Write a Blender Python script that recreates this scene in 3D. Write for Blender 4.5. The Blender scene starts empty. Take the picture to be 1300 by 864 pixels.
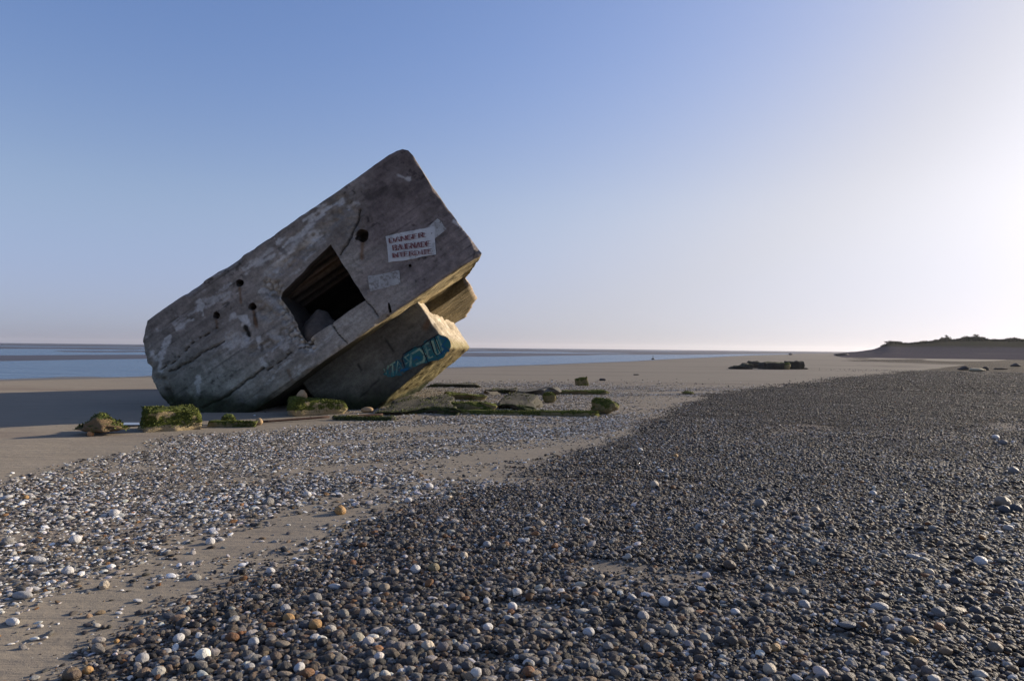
import bpy, bmesh, math, random
import numpy as np
from mathutils import Vector, Matrix, Euler
from mathutils.geometry import delaunay_2d_cdt

RNG = np.random.default_rng(7)
random.seed(7)
SC = bpy.context.scene
COL = SC.collection

# ------------------------------------------------------------------ camera
F = 867.0
CX, CY = 650.0, 432.0
CAMZ = 1.72
PITCH = math.atan(9.6 / F)
ROLL = 0.0105
_fw = np.array([0, math.cos(PITCH), math.sin(PITCH)])
_u0 = np.array([0, -math.sin(PITCH), math.cos(PITCH)])
_x0 = np.array([1.0, 0, 0])
_rt = math.cos(ROLL) * _x0 + math.sin(ROLL) * _u0
_up = math.cos(ROLL) * _u0 - math.sin(ROLL) * _x0
CAM = np.array([0, 0, CAMZ])


def ray(px, py):
    return _fw + _rt * ((px - CX) / F) + _up * ((CY - py) / F)


def at(px, py, z=0.0):
    d = ray(px, py)
    return CAM + d * ((z - CAMZ) / d[2])


def at_depth(px, py, y):
    d = ray(px, py)
    return CAM + d * (y / d[1])


def project(P):
    Q = np.asarray(P, float) - CAM
    dz = Q @ _fw
    dz = np.where(np.abs(dz) < 1e-6, 1e-6, dz)
    return CX + F * (Q @ _rt) / dz, CY - F * (Q @ _up) / dz, dz


cam_d = bpy.data.cameras.new("camera")
cam_d.sensor_width = 36.0
cam_d.lens = 36.0 * F / 1300.0
cam_d.clip_start = 0.05
cam_d.clip_end = 20000
cam = bpy.data.objects.new("camera", cam_d)
COL.objects.link(cam)
m = Matrix.Identity(4)
for i in range(3):
    m[i][0] = _rt[i]
    m[i][1] = _up[i]
    m[i][2] = -_fw[i]
    m[i][3] = CAM[i]
cam.matrix_world = m
SC.camera = cam

# ------------------------------------------------------------------ noise (numpy)


def _hash(ix, iy, iz, seed):
    h = (ix.astype(np.int64) * 374761393 + iy.astype(np.int64) * 668265263
         + iz.astype(np.int64) * 2147483647 + seed * 1274126177) & 0xFFFFFFFF
    h = ((h ^ (h >> 13)) * 1274126177) & 0xFFFFFFFF
    h = ((h ^ (h >> 16)) * 2246822519) & 0xFFFFFFFF
    h = h ^ (h >> 15)
    return (h & 0xFFFFFF) / float(0xFFFFFF)


def vnoise(x, y, z=None, seed=0):
    x = np.asarray(x, float)
    y = np.asarray(y, float)
    z = np.zeros_like(x) if z is None else np.asarray(z, float)
    fx, fy, fz = np.floor(x), np.floor(y), np.floor(z)
    tx, ty, tz = x - fx, y - fy, z - fz
    tx = tx * tx * (3 - 2 * tx)
    ty = ty * ty * (3 - 2 * ty)
    tz = tz * tz * (3 - 2 * tz)
    r = 0
    for a in (0, 1):
        for b in (0, 1):
            for c in (0, 1):
                w = (tx if a else 1 - tx) * (ty if b else 1 - ty) * (tz if c else 1 - tz)
                r = r + w * _hash(fx + a, fy + b, fz + c, seed)
    return r * 2 - 1


def fbm(x, y, z=None, seed=0, octv=4, gain=0.5):
    s, amp, tot = 0, 1.0, 0.0
    x = np.asarray(x, float)
    y = np.asarray(y, float)
    zz = np.zeros_like(x) if z is None else np.asarray(z, float)
    f = 1.0
    for o in range(octv):
        s = s + amp * vnoise(x * f + o * 17.3, y * f - o * 9.1, zz * f + o * 5.7, seed + o)
        tot += amp
        amp *= gain
        f *= 2.03
    return s / tot


def worley(x, y, seed=0):
    fx, fy = np.floor(x), np.floor(y)
    d1 = np.full(np.shape(x), 9.0)
    d2 = np.full(np.shape(x), 9.0)
    for i in (-1, 0, 1):
        for j in (-1, 0, 1):
            cx, cy = fx + i, fy + j
            zz = np.zeros_like(cx)
            d = np.hypot(cx + _hash(cx, cy, zz, seed) - x, cy + _hash(cx, cy, zz, seed + 7) - y)
            d2 = np.minimum(d2, np.maximum(d1, d))
            d1 = np.minimum(d1, d)
    return d1, d2 - d1


def sstep(a, b, x):
    t = np.clip((x - a) / (b - a), 0, 1)
    return t * t * (3 - 2 * t)


def segdist(px, py, pts):
    """distance of points to a polyline"""
    d = np.full(np.shape(px), 1e9)
    for (x0, y0), (x1, y1) in zip(pts[:-1], pts[1:]):
        dx, dy = x1 - x0, y1 - y0
        L = dx * dx + dy * dy + 1e-9
        t = np.clip(((px - x0) * dx + (py - y0) * dy) / L, 0, 1)
        d = np.minimum(d, np.hypot(px - x0 - t * dx, py - y0 - t * dy))
    return d


def inpoly(px, py, poly):
    c = np.zeros(np.shape(px), bool)
    n = len(poly)
    j = n - 1
    for i in range(n):
        xi, yi = poly[i]
        xj, yj = poly[j]
        k = ((yi > py) != (yj > py)) & (px < (xj - xi) * (py - yi) / (yj - yi + 1e-12) + xi)
        c ^= k
        j = i
    return c


# ------------------------------------------------------------------ object helpers
def mesh_obj(name, verts, faces, mat=None, parent=None, smooth=True, col=None, attrs=None):
    me = bpy.data.meshes.new(name)
    verts = np.asarray(verts, float)
    if isinstance(faces, np.ndarray):
        n, k = faces.shape
        me.vertices.add(len(verts))
        me.vertices.foreach_set("co", verts.ravel())
        me.loops.add(n * k)
        me.loops.foreach_set("vertex_index", faces.ravel().astype(np.int32))
        me.polygons.add(n)
        me.polygons.foreach_set("loop_start", np.arange(0, n * k, k, dtype=np.int32))
        me.update(calc_edges=True)
    else:
        me.from_pydata([tuple(v) for v in verts], [], [tuple(f) for f in faces])
    me.validate()
    if smooth:
        me.polygons.foreach_set("use_smooth", np.ones(len(me.polygons), bool))
    if col is not None:
        a = me.color_attributes.new("Col", "FLOAT_COLOR", "POINT")
        c = np.ones((len(verts), 4))
        c[:, :3] = col
        a.data.foreach_set("color", c.ravel())
    for k, v in (attrs or {}).items():
        a = me.attributes.new(k, "FLOAT", "POINT")
        a.data.foreach_set("value", np.asarray(v, float).ravel())
    if mat is not None:
        me.materials.append(mat)
    me.update()
    o = bpy.data.objects.new(name, me)
    COL.objects.link(o)
    if parent is not None:
        o.parent = parent
    return o


def tag(o, label=None, cat=None, group=None, kind=None):
    if label:
        o["label"] = label
    if cat:
        o["category"] = cat
    if group:
        o["group"] = group
    if kind:
        o["kind"] = kind
    return o


def empty(name, loc):
    o = bpy.data.objects.new(name, None)
    COL.objects.link(o)
    o.location = tuple(float(v) for v in loc)
    o.empty_display_size = 0.2
    return o


class Geo:
    """collects vertices and faces of one mesh"""

    def __init__(self):
        self.v, self.f, self.c, self.n = [], [], [], 0

    def add(self, verts, faces, col=None):
        verts = np.asarray(verts, float)
        self.v.append(verts)
        self.f += [tuple(int(i) + self.n for i in f) for f in faces]
        if col is not None:
            self.c.append(np.broadcast_to(np.asarray(col, float), (len(verts), 3)))
        self.n += len(verts)

    def build(self, name, mat=None, parent=None, smooth=True, off=(0, 0, 0)):
        V = np.concatenate(self.v) - np.asarray(off)
        C = np.concatenate(self.c) if self.c else None
        return mesh_obj(name, V, self.f, mat, parent, smooth, C)


# ------------------------------------------------------------------ node helpers
class NT:
    def __init__(self, tree):
        self.t = tree

    def n(self, kind, **kw):
        nd = self.t.nodes.new(kind)
        for k, v in kw.items():
            if k == "ins":
                for kk, vv in v.items():
                    if hasattr(vv, "is_output"):
                        self.t.links.new(vv, nd.inputs[kk])
                    else:
                        nd.inputs[kk].default_value = vv
            else:
                setattr(nd, k, v)
        return nd

    def mix(self, f, a, b, mode="MIX"):
        nd = self.t.nodes.new("ShaderNodeMix")
        nd.data_type = "RGBA"
        nd.blend_type = mode
        for idx, v in ((0, f), (6, a), (7, b)):
            if hasattr(v, "is_output"):
                self.t.links.new(v, nd.inputs[idx])
            elif idx == 0:
                nd.inputs[0].default_value = v
            else:
                nd.inputs[idx].default_value = (*v, 1.0)[:4]
        return nd.outputs[2]

    def math(self, op, a, b=0.0, clamp=False):
        nd = self.t.nodes.new("ShaderNodeMath")
        nd.operation = op
        nd.use_clamp = clamp
        for i, v in enumerate((a, b)):
            if hasattr(v, "is_output"):
                self.t.links.new(v, nd.inputs[i])
            else:
                nd.inputs[i].default_value = v
        return nd.outputs[0]

    def ramp(self, f, a, b):
        nd = self.t.nodes.new("ShaderNodeMapRange")
        nd.interpolation_type = "SMOOTHSTEP"
        self.t.links.new(f, nd.inputs[0])
        nd.inputs[1].default_value = a
        nd.inputs[2].default_value = b
        return nd.outputs[0]

    def noise(self, vec, scale, detail=4.0, rough=0.55, out="Fac"):
        nd = self.n("ShaderNodeTexNoise", ins={"Scale": scale, "Detail": detail, "Roughness": rough})
        if vec is not None:
            self.t.links.new(vec, nd.inputs["Vector"])
        return nd.outputs[out]

    def link(self, a, b):
        self.t.links.new(a, b)


def material(name, rough=0.85, spec=0.3):
    mt = bpy.data.materials.new(name)
    mt.use_nodes = True
    t = mt.node_tree
    t.nodes.clear()
    k = NT(t)
    out = k.n("ShaderNodeOutputMaterial")
    bs = k.n("ShaderNodeBsdfPrincipled", ins={"Roughness": rough})
    bs.inputs["Specular IOR Level"].default_value = spec
    k.link(bs.outputs[0], out.inputs[0])
    return mt, k, bs


def bump(k, bs, height, strength, dist):
    b = k.n("ShaderNodeBump", ins={"Strength": strength, "Distance": dist, "Height": height})
    k.link(b.outputs[0], bs.inputs["Normal"])
    return b


def mat_concrete():
    mt, k, bs = material("weathered_concrete", 0.92, 0.2)
    co = k.n("ShaderNodeTexCoord").outputs["Object"]
    col = k.n("ShaderNodeVertexColor", layer_name="Col").outputs[0]
    mp = k.n("ShaderNodeMapping", ins={"Vector": co, "Scale": (0.7, 1.0, 4.5)}).outputs[0]
    n1 = k.noise(mp, 3.0, 6.0, 0.65)
    n2 = k.noise(co, 14.0, 8.0, 0.7)
    n3 = k.noise(co, 70.0, 3.0, 0.6)
    f = k.math("ADD", k.math("MULTIPLY", k.math("SUBTRACT", n1, 0.5), 0.9),
               k.math("MULTIPLY", k.math("SUBTRACT", n2, 0.5), 1.5))
    f = k.math("ADD", f, k.math("MULTIPLY", k.math("SUBTRACT", n3, 0.5), 0.5))
    f = k.math("ADD", f, 1.0)
    c1 = k.mix(1.0, col, k.n("ShaderNodeCombineColor", ins={0: f, 1: f, 2: f}).outputs[0], "MULTIPLY")
    # pits of missing aggregate
    vo = k.n("ShaderNodeTexVoronoi", ins={"Vector": co, "Scale": 26.0}).outputs["Distance"]
    pit = k.math("MULTIPLY", k.ramp(vo, 0.16, 0.05), k.ramp(n1, 0.5, 0.62))
    c2 = k.mix(k.math("MULTIPLY", pit, 0.75), c1, (0.05, 0.045, 0.04))
    k.link(c2, bs.inputs["Base Color"])
    h = k.math("SUBTRACT", k.math("ADD", n2, k.math("MULTIPLY", n3, 0.35)), k.math("MULTIPLY", pit, 0.8))
    bump(k, bs, h, 1.0, 0.045)
    return mt


def mat_vcol(name, rough=0.9, nscale=30.0, amt=0.9, bstr=0.6, bdist=0.02, spec=0.25):
    mt, k, bs = material(name, rough, spec)
    co = k.n("ShaderNodeTexCoord").outputs["Object"]
    col = k.n("ShaderNodeVertexColor", layer_name="Col").outputs[0]
    n2 = k.noise(co, nscale, 6.0, 0.65)
    f = k.math("ADD", k.math("MULTIPLY", k.math("SUBTRACT", n2, 0.5), amt * 2), 1.0)
    c1 = k.mix(1.0, col, k.n("ShaderNodeCombineColor", ins={0: f, 1: f, 2: f}).outputs[0], "MULTIPLY")
    k.link(c1, bs.inputs["Base Color"])
    bump(k, bs, n2, bstr, bdist)
    return mt


def mat_mossy(name, stone, moss_a, moss_b, thr=0.25, scale=6.0):
    mt, k, bs = material(name, 0.9, 0.2)
    co = k.n("ShaderNodeTexCoord").outputs["Object"]
    ge = k.n("ShaderNodeNewGeometry")
    nz = k.n("ShaderNodeSeparateXYZ", ins={0: ge.outputs["Normal"]}).outputs[2]
    n1 = k.noise(co, scale, 5.0, 0.6)
    n2 = k.noise(co, scale * 5, 6.0, 0.7)
    att = k.n("ShaderNodeAttribute", attribute_name="moss").outputs["Fac"]
    mm = k.math("ADD", k.math("ADD", k.math("MULTIPLY", nz, 0.5), att), k.math("MULTIPLY", k.math("SUBTRACT", n1, 0.5), 1.3))
    mk = k.ramp(mm, thr, thr + 0.18)
    st = k.mix(n2, tuple(c * 0.55 for c in stone), tuple(min(1, c * 1.45) for c in stone))
    ms = k.mix(k.ramp(n2, 0.35, 0.7), moss_a, moss_b)
    k.link(k.mix(mk, st, ms), bs.inputs["Base Color"])
    bump(k, bs, n2, 1.0, 0.04)
    return mt


def mat_paint(name, colr, under, wear=0.5, scale=12.0, colr2=None):
    mt, k, bs = material(name, 0.85, 0.2)
    co = k.n("ShaderNodeTexCoord").outputs["Object"]
    n1 = k.noise(co, scale, 8.0, 0.75)
    n2 = k.noise(co, scale * 0.35, 3.0, 0.6)
    c = k.mix(k.ramp(n2, 0.38, 0.62), colr, colr2 or tuple(v * 0.8 for v in colr))
    k.link(k.mix(k.ramp(n1, wear, wear + 0.12), c, under), bs.inputs["Base Color"])
    bump(k, bs, n1, 0.3, 0.01)
    return mt


def mat_plain(name, colr, rough=0.8, amt=0.35, scale=20.0, spec=0.3):
    mt, k, bs = material(name, rough, spec)
    co = k.n("ShaderNodeTexCoord").outputs["Object"]
    n1 = k.noise(co, scale, 5.0, 0.6)
    k.link(k.mix(n1, tuple(v * (1 - amt) for v in colr), tuple(min(1, v * (1 + amt)) for v in colr)), bs.inputs["Base Color"])
    bump(k, bs, n1, 0.5, 0.01)
    return mt


# ------------------------------------------------------------------ sun and sky
EXPOSURE = 0.75
SUN_AZ, SUN_EL = math.radians(62), math.radians(17)     # azimuth measured from +Y towards +X
sd = np.array([math.sin(SUN_AZ) * math.cos(SUN_EL), math.cos(SUN_AZ) * math.cos(SUN_EL), math.sin(SUN_EL)])
ld = bpy.data.lights.new("sun", "SUN")
ld.energy = 4.8
ld.angle = math.radians(0.6)
ld.color = (1.0, 0.85, 0.66)
lo = bpy.data.objects.new("sun", ld)
COL.objects.link(lo)
lo.rotation_euler = Vector(sd).to_track_quat("Z", "Y").to_euler()
lo.location = (60, 30, 40)

W = bpy.data.worlds.new("World")
SC.world = W
W.use_nodes = True
t = W.node_tree
t.nodes.clear()
k = NT(t)
sky = k.n("ShaderNodeTexSky", sky_type="NISHITA", sun_disc=False, sun_elevation=SUN_EL, sun_rotation=SUN_AZ,
          altitude=0.0, air_density=0.6, dust_density=1.0, ozone_density=3.0)
co = k.n("ShaderNodeTexCoord").outputs["Generated"]
sz = k.n("ShaderNodeSeparateXYZ", ins={0: co}).outputs[2]
# a hazy evening sky: paler and pinker low down, whitening where it is bright
SKY_STR = 0.15
KS = 0.209 / (SKY_STR * 2 ** EXPOSURE)
lum = k.n("ShaderNodeVectorMath", operation="DOT_PRODUCT", ins={0: sky.outputs[0], 1: (0.3, 0.5, 0.2)}).outputs["Value"]
scl = k.math("DIVIDE", KS, k.math("ADD", 1.0, k.math("MULTIPLY", lum, 0.124)))
w0 = k.ramp(sz, 0.22, 0.0)
wt = k.ramp(sz, 0.12, 0.45)
tint = k.mix(w0, k.mix(wt, (1.74, 1.36, 1.12), (1.45, 1.33, 1.33)), (1.06, 0.93, 1.17))
c1 = k.n("ShaderNodeVectorMath", operation="MULTIPLY", ins={0: sky.outputs[0], 1: tint}).outputs[0]
wl_ = k.math("MULTIPLY", k.ramp(lum, 0.6, 5.2), 0.80)
wv = k.math("MULTIPLY", lum, k.math("SUBTRACT", 1.16, k.math("MULTIPLY", w0, 0.30)))
wh = k.n("ShaderNodeCombineColor", ins={0: wv, 1: k.math("MULTIPLY", wv, 1.0), 2: k.math("MULTIPLY", wv, 1.055)}).outputs[0]
c2 = k.n("ShaderNodeVectorMath", operation="SCALE", ins={0: k.mix(wl_, c1, wh), "Scale": scl}).outputs[0]
bg = k.n("ShaderNodeBackground", ins={"Strength": SKY_STR})
k.link(c2, bg.inputs[0])
wo = k.n("ShaderNodeOutputWorld")
k.link(bg.outputs[0], wo.inputs[0])

SC.view_settings.view_transform = "Standard"
SC.view_settings.look = "None"
SC.view_settings.gamma = 1.0
SC.view_settings.exposure = EXPOSURE
SC.render.engine = "CYCLES"
SC.cycles.use_denoising = True
SC.cycles.max_bounces = 6
SC.cycles.diffuse_bounces = 3
SC.cycles.glossy_bounces = 2
SC.cycles.caustics_reflective = False
SC.cycles.caustics_refractive = False

# ------------------------------------------------------------------ ground masks (where the shingle lies)
HZ = lambda px: 434.8 + 0.0105 * px
_bank = np.array([(-700, 1500), (-200, 960), (60, 866), (110, 822), (250, 772), (380, 717), (480, 672), (600, 622), (700, 592),
                  (790, 556), (860, 521), (900, 502), (1000, 488), (1100, 477), (1160, 471), (1220, 463), (1300, 456), (2200, 459)], float)
_btop = np.array([(-1500, 700), (-300, 628), (0, 612), (60, 588), (200, 561), (330, 541), (480, 531), (600, 527), (750, 526), (830, 522), (870, 510), (2200, 460)], float)
_bbot = np.array([(-1500, 1300), (-300, 830), (0, 775), (180, 710), (350, 651), (500, 613), (620, 577), (730, 558), (830, 536), (870, 512), (2200, 460)], float)
_sandpatch = [((800, 728), 100, 22), ((1285, 541), 40, 9), ((670, 780), 60, 9), ((1010, 545), 60, 5), ((1060, 820), 45, 6),
              ((765, 712), 40, 8), ((1240, 456), 50, 3), ((1160, 457), 40, 2), ((620, 850), 45, 7)]


def masks(X, Y):
    """shingle bank and gravel band cover, 0..1, for ground points"""
    P = np.stack([X, np.maximum(Y, 0.4), np.zeros_like(X)], -1)
    px, py, dz = project(P)
    # warp so edges wander
    R_ = np.hypot(X, Y)
    wob = fbm(X * 0.9, Y * 0.9, seed=21, octv=4)
    sc = np.clip(py - HZ(px), 1, None)
    pyw = py + wob * sc * 0.10
    b = np.interp(px, _bank[:, 0], _bank[:, 1])
    bank = sstep(-0.14, 0.22, (pyw - b) / sc)
    for (cx, cy), rx, ry in _sandpatch:
        q = ((px - cx) / rx) ** 2 + ((pyw - cy) / ry) ** 2
        bank = bank * (1 - 0.72 * sstep(2.6, 0.2, q))
    up2 = sstep(1030, 1130, px + 60 * wob) * sstep(474, 452, py - (px - 1060) * 0.012) * np.clip(0.95 + 0.9 * fbm(X / 9, Y / 26, seed=23, octv=4), 0, 1)
    for (cx, cy), rx, ry in (((1175, 454), 45, 1.6), ((1225, 456.5), 55, 2.0), ((1130, 455), 30, 1.2)):
        up2 = up2 * (1 - 0.9 * sstep(1.5, 0.4, ((px - cx) / rx) ** 2 + ((py - cy) / ry) ** 2))
    bank = np.maximum(bank, up2 * (R_ > 45))
    pt = sstep(0.12, 0.42, fbm(X * 0.55 + 3, Y * 0.8, seed=29, octv=4)) * sstep(16, 8, R_)
    bank = bank * (1 - 0.62 * pt)
    tt = np.interp(px, _btop[:, 0], _btop[:, 1])
    bb = np.interp(px, _bbot[:, 0], _bbot[:, 1])
    band = sstep(-0.02, 0.10, (pyw - tt) / sc) * sstep(-0.06, 0.14, (bb - pyw) / sc)
    band = band * sstep(0.02, -0.04, (pyw - b) / sc)
    # streaks running along the beach
    ang = 0.55
    s1 = X * math.cos(ang) + Y * math.sin(ang)
    s2 = -X * math.sin(ang) + Y * math.cos(ang)
    st = fbm(s1 * 0.35, s2 * 1.6, seed=5, octv=4)
    band = band * np.clip(0.66 + 0.22 * sstep(420, 60, px) + 1.15 * st, 0.06, 1)
    # thin gravel round the broken slabs and behind
    th = np.exp(-(((px - 640) / 150) ** 2)) * sstep(480, 492, py) * sstep(534, 524, py)
    band = np.maximum(band, th * np.clip(0.75 + 0.9 * st, 0, 1))
    th2 = sstep(700, 800, px) * sstep(1000, 880, px) * sstep(484, 494, py) * sstep(528, 512, py) * (pyw < b)
    band = np.maximum(band, th2 * np.clip(0.25 + 1.3 * st, 0, 0.8))
    # a few stray stones on the channel
    strip = sstep(0, 0.1, (bb - pyw) / -sc) * (1 - bank)
    band = np.maximum(band, strip * np.clip(st * 1.4 - 0.02, 0.03, 0.5))
    return np.where(Y > 0.4, bank, 0), np.where(Y > 0.4, band, 0)


_shore = np.array([(-900, 492), (-300, 488), (0, 481.5), (200, 476.5), (400, 471), (600, 465.5), (700, 462.2), (800, 458.5), (900, 453.5), (1000, 449.6), (1060, 447.3)], float)
SEA_Z = -0.12
_sx, _sr = [], []
for a_, b_ in _shore:
    p_ = at(a_, b_, SEA_Z)
    _sx.append(math.atan2(p_[0], p_[1]))
    _sr.append(math.hypot(p_[0], p_[1]))
_sx, _sr = np.array(_sx), np.array(_sr)


def shore_r(az):
    return np.where(az > _sx[-1], 1e5, np.exp(np.interp(az, _sx, np.log(_sr))))


def ground_z(X, Y):
    X = np.asarray(X, float)
    Y = np.asarray(Y, float)
    az = np.arctan2(X, Y)
    r = np.hypot(X, Y)
    rs = shore_r(az)
    q = r / rs
    z = SEA_Z * sstep(0.80, 1.0, q) - 0.5 * sstep(1.0, 1.5, q)
    bank, band = masks(X, Y)
    near = np.clip(1.3 - r / 60, 0, 1)
    z = z + near * (0.03 * bank + 0.02 * fbm(X * 0.5, Y * 0.5, seed=3, octv=3) + 0.012 * fbm(X * 2.2, Y * 2.2, seed=4, octv=3) * (0.3 + bank))
    # scour mound of gravel at the foot of the ruin
    z = z + 0.10 * np.exp(-(((X + 1.6) / 2.6) ** 2 + ((Y - 18.2) / 1.4) ** 2))
    return z


def gz(x, y):
    return float(ground_z(np.array([x]), np.array([y]))[0])


# ------------------------------------------------------------------ the beach sheet
def build_beach():
    azs = np.concatenate([np.linspace(-180, -60, 40, endpoint=False), np.linspace(-60, 55, 430, endpoint=False), np.linspace(55, 180, 41)])
    rs = 0.4 * np.exp(np.linspace(0, math.log(6000 / 0.4), 620))
    A, R = np.meshgrid(np.radians(azs), rs, indexing="ij")
    X, Y = R * np.sin(A), R * np.cos(A)
    Z = ground_z(X.ravel(), Y.ravel()).reshape(X.shape)
    Z = np.where(R > 400, np.minimum(Z, -0.02 * (R / 400)), Z)
    bank, band = masks(X.ravel(), Y.ravel())
    na, nr = X.shape
    V = np.stack([X.ravel(), Y.ravel(), Z.ravel()], -1)
    i = np.arange(na - 1)[:, None] * nr + np.arange(nr - 1)[None]
    Fc = np.stack([i, i + 1, i + nr + 1, i + nr], -1).reshape(-1, 4)
    Fc = Fc[:, ::-1]
    q = (R / shore_r(A)).ravel()
    wet = sstep(0.9, 0.985, q)
    mt, k, bs = material("beach_sand_and_shingle", 0.9, 0.07)
    bs.inputs["Diffuse Roughness"].default_value = 0.4
    co = k.n("ShaderNodeTexCoord").outputs["Object"]
    ab = k.n("ShaderNodeAttribute", attribute_name="bank").outputs["Fac"]
    ag = k.n("ShaderNodeAttribute", attribute_name="band").outputs["Fac"]
    aw = k.n("ShaderNodeAttribute", attribute_name="wet").outputs["Fac"]
    mpr = k.n("ShaderNodeMapping", ins={"Vector": co, "Rotation": (0, 0, -0.55), "Scale": (0.35, 1.8, 1)}).outputs[0]
    nS = k.noise(mpr, 1.3, 6.0, 0.6)
    nF = k.noise(co, 160.0, 2.0, 0.5)
    nM = k.noise(co, 9.0, 5.0, 0.6)
    nL = k.noise(k.n("ShaderNodeMapping", ins={"Vector": co, "Rotation": (0, 0, -0.3), "Scale": (0.05, 0.22, 1)}).outputs[0], 1.0, 6.0, 0.62)
    sand = k.mix(nS, (0.205, 0.178, 0.140), (0.325, 0.283, 0.225))
    sand = k.mix(k.math("MULTIPLY", nF, 0.5), sand, (0.20, 0.17, 0.135))
    nB = k.noise(co, 2.3, 7.0, 0.7)
    sand = k.mix(k.math("MULTIPLY", k.ramp(nB, 0.55, 0.72), 0.35), sand, (0.15, 0.125, 0.10))
    fl = k.n("ShaderNodeTexVoronoi", ins={"Vector": co, "Scale": 55.0}).outputs["Distance"]
    sand = k.mix(k.math("MULTIPLY", k.math("MULTIPLY", k.ramp(fl, 0.22, 0.14), k.ramp(nM, 0.52, 0.62)), 0.75), sand, (0.05, 0.042, 0.035))
    sand = k.mix(k.math("MULTIPLY", k.ramp(nL, 0.50, 0.66), 0.5), sand, (0.150, 0.114, 0.096))
    sand = k.mix(k.math("MULTIPLY", aw, 0.75), sand, (0.075, 0.066, 0.055))
    # small gravel between the stones
    vo = k.n("ShaderNodeTexVoronoi", ins={"Vector": co, "Scale": 42.0, "Randomness": 1.0})
    cv = k.n("ShaderNodeSeparateColor", ins={0: vo.outputs["Color"]})
    g1 = k.mix(cv.outputs[0], (0.012, 0.011, 0.011), (0.066, 0.057, 0.049))
    g1 = k.mix(k.ramp(cv.outputs[1], 0.93, 0.97), g1, (0.26, 0.25, 0.24))
    g1 = k.mix(k.ramp(cv.outputs[2], 0.90, 0.95), g1, (0.17, 0.095, 0.045))
    mk = k.ramp(k.math("ADD", ab, k.math("MULTIPLY", k.math("SUBTRACT", nM, 0.5), 0.7)), 0.30, 0.62)
    mk2 = k.ramp(k.math("ADD", k.math("MULTIPLY", ag, 0.85), k.math("MULTIPLY", k.math("SUBTRACT", nM, 0.5), 1.2)), 0.50, 0.72)
    mk2 = k.math("MULTIPLY", mk2, 0.32)
    tot = k.math("MAXIMUM", mk, mk2)
    k.link(k.mix(tot, sand, g1), bs.inputs["Base Color"])
    k.link(k.math("SUBTRACT", 0.92, k.math("MULTIPLY", aw, 0.5)), bs.inputs["Roughness"])
    mpq = k.n("ShaderNodeMapping", ins={"Vector": co, "Rotation": (0, 0, -0.45), "Scale": (1.6, 11.0, 1)}).outputs[0]
    nR = k.noise(mpq, 1.0, 3.0, 0.55)
    hs = k.math("ADD", k.math("ADD", k.math("MULTIPLY", nS, 0.045), k.math("MULTIPLY", nR, k.math("ADD", 0.012, k.math("MULTIPLY", ag, 0.05)))), k.math("MULTIPLY", nF, 0.003))
    hs = k.math("ADD", hs, k.math("MULTIPLY", nM, 0.012))
    hg = k.math("MULTIPLY", k.math("SUBTRACT", 1.0, vo.outputs["Distance"]), 0.03)
    h = k.n("ShaderNodeMix", ins={0: tot, 2: hs, 3: hg}).outputs[0]
    bump(k, bs, h, 0.8, 1.0)
    o = mesh_obj("beach", V, Fc, mt, attrs={"bank": bank, "band": band, "wet": wet})
    tag(o, kind="structure", label="grey beige tidal sand with dark shingle on the right")
    # sea
    mt, k, bs = material("sea_water", 0.25, 0.35)
    bs.inputs["Base Color"].default_value = (0.05, 0.10, 0.16, 1)
    bs.inputs["IOR"].default_value = 1.33
    co = k.n("ShaderNodeTexCoord").outputs["Object"]
    mp = k.n("ShaderNodeMapping", ins={"Vector": co, "Scale": (0.35, 1.0, 1)}).outputs[0]
    n1 = k.noise(mp, 0.7, 5.0, 0.6)
    n2 = k.noise(mp, 0.05, 3.0, 0.6)
    h = k.math("ADD", k.math("MULTIPLY", n1, 0.45), k.math("MULTIPLY", n2, 0.4))
    bump(k, bs, h, 1.0, 1.0)
    azs = np.radians(np.linspace(-75, 40, 100))
    rs = np.exp(np.linspace(math.log(20), math.log(12000), 60))
    A, R = np.meshgrid(azs, rs, indexing="ij")
    V = np.stack([R * np.sin(A), R * np.cos(A), np.full(R.shape, SEA_Z)], -1).reshape(-1, 3)
    i = np.arange(99)[:, None] * 60 + np.arange(59)[None]
    Fc = np.stack([i, i + 60, i + 61, i + 1], -1).reshape(-1, 4)
    # dry land is higher than this sheet everywhere inside the shoreline
    tag(mesh_obj("sea", V, Fc, mt), kind="structure", label="calm blue grey tidal water beyond the sand")
    # mud flats standing just out of the water far out
    azs = np.radians(np.linspace(-75, 26, 500))
    rs = np.exp(np.linspace(math.log(70), math.log(3500), 200))
    A, R = np.meshgrid(azs, rs, indexing="ij")
    X, Y = R * np.sin(A), R * np.cos(A)
    edge = np.interp(A, [-1.3, math.atan2(-650, 867), 0.0, 0.25, 0.45], [80, 88, 150, 260, 600])
    zz = fbm(X / 45, Y / 60, seed=31, octv=5) * 0.30 + fbm(X / 140, Y / 90, seed=33, octv=4) * 0.28
    lr = np.log(R / edge)
    zz = zz * 1.25 + 0.13 * np.exp(-((lr - 0.16) / 0.13) ** 2) * 2.2 + 0.075
    zz = zz - 0.5 * sstep(0.02, -0.12, lr)
    zz = np.clip(zz, -0.4, 0.22)
    V = np.stack([X, Y, SEA_Z + zz * (0.4 + 0.6 * np.clip(R / 600, 0, 1))], -1).reshape(-1, 3)
    na, nr = X.shape
    i = np.arange(na - 1)[:, None] * nr + np.arange(nr - 1)[None]
    Fc = np.stack([i, i + nr, i + nr + 1, i + 1], -1).reshape(-1, 4)
    tag(mesh_obj("mudflat", V, Fc, mat_plain("wet_mud", (0.058, 0.054, 0.064), 0.6, 0.45, 0.06)), kind="structure",
        label="brown mud banks standing out of the far water")


build_beach()

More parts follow.
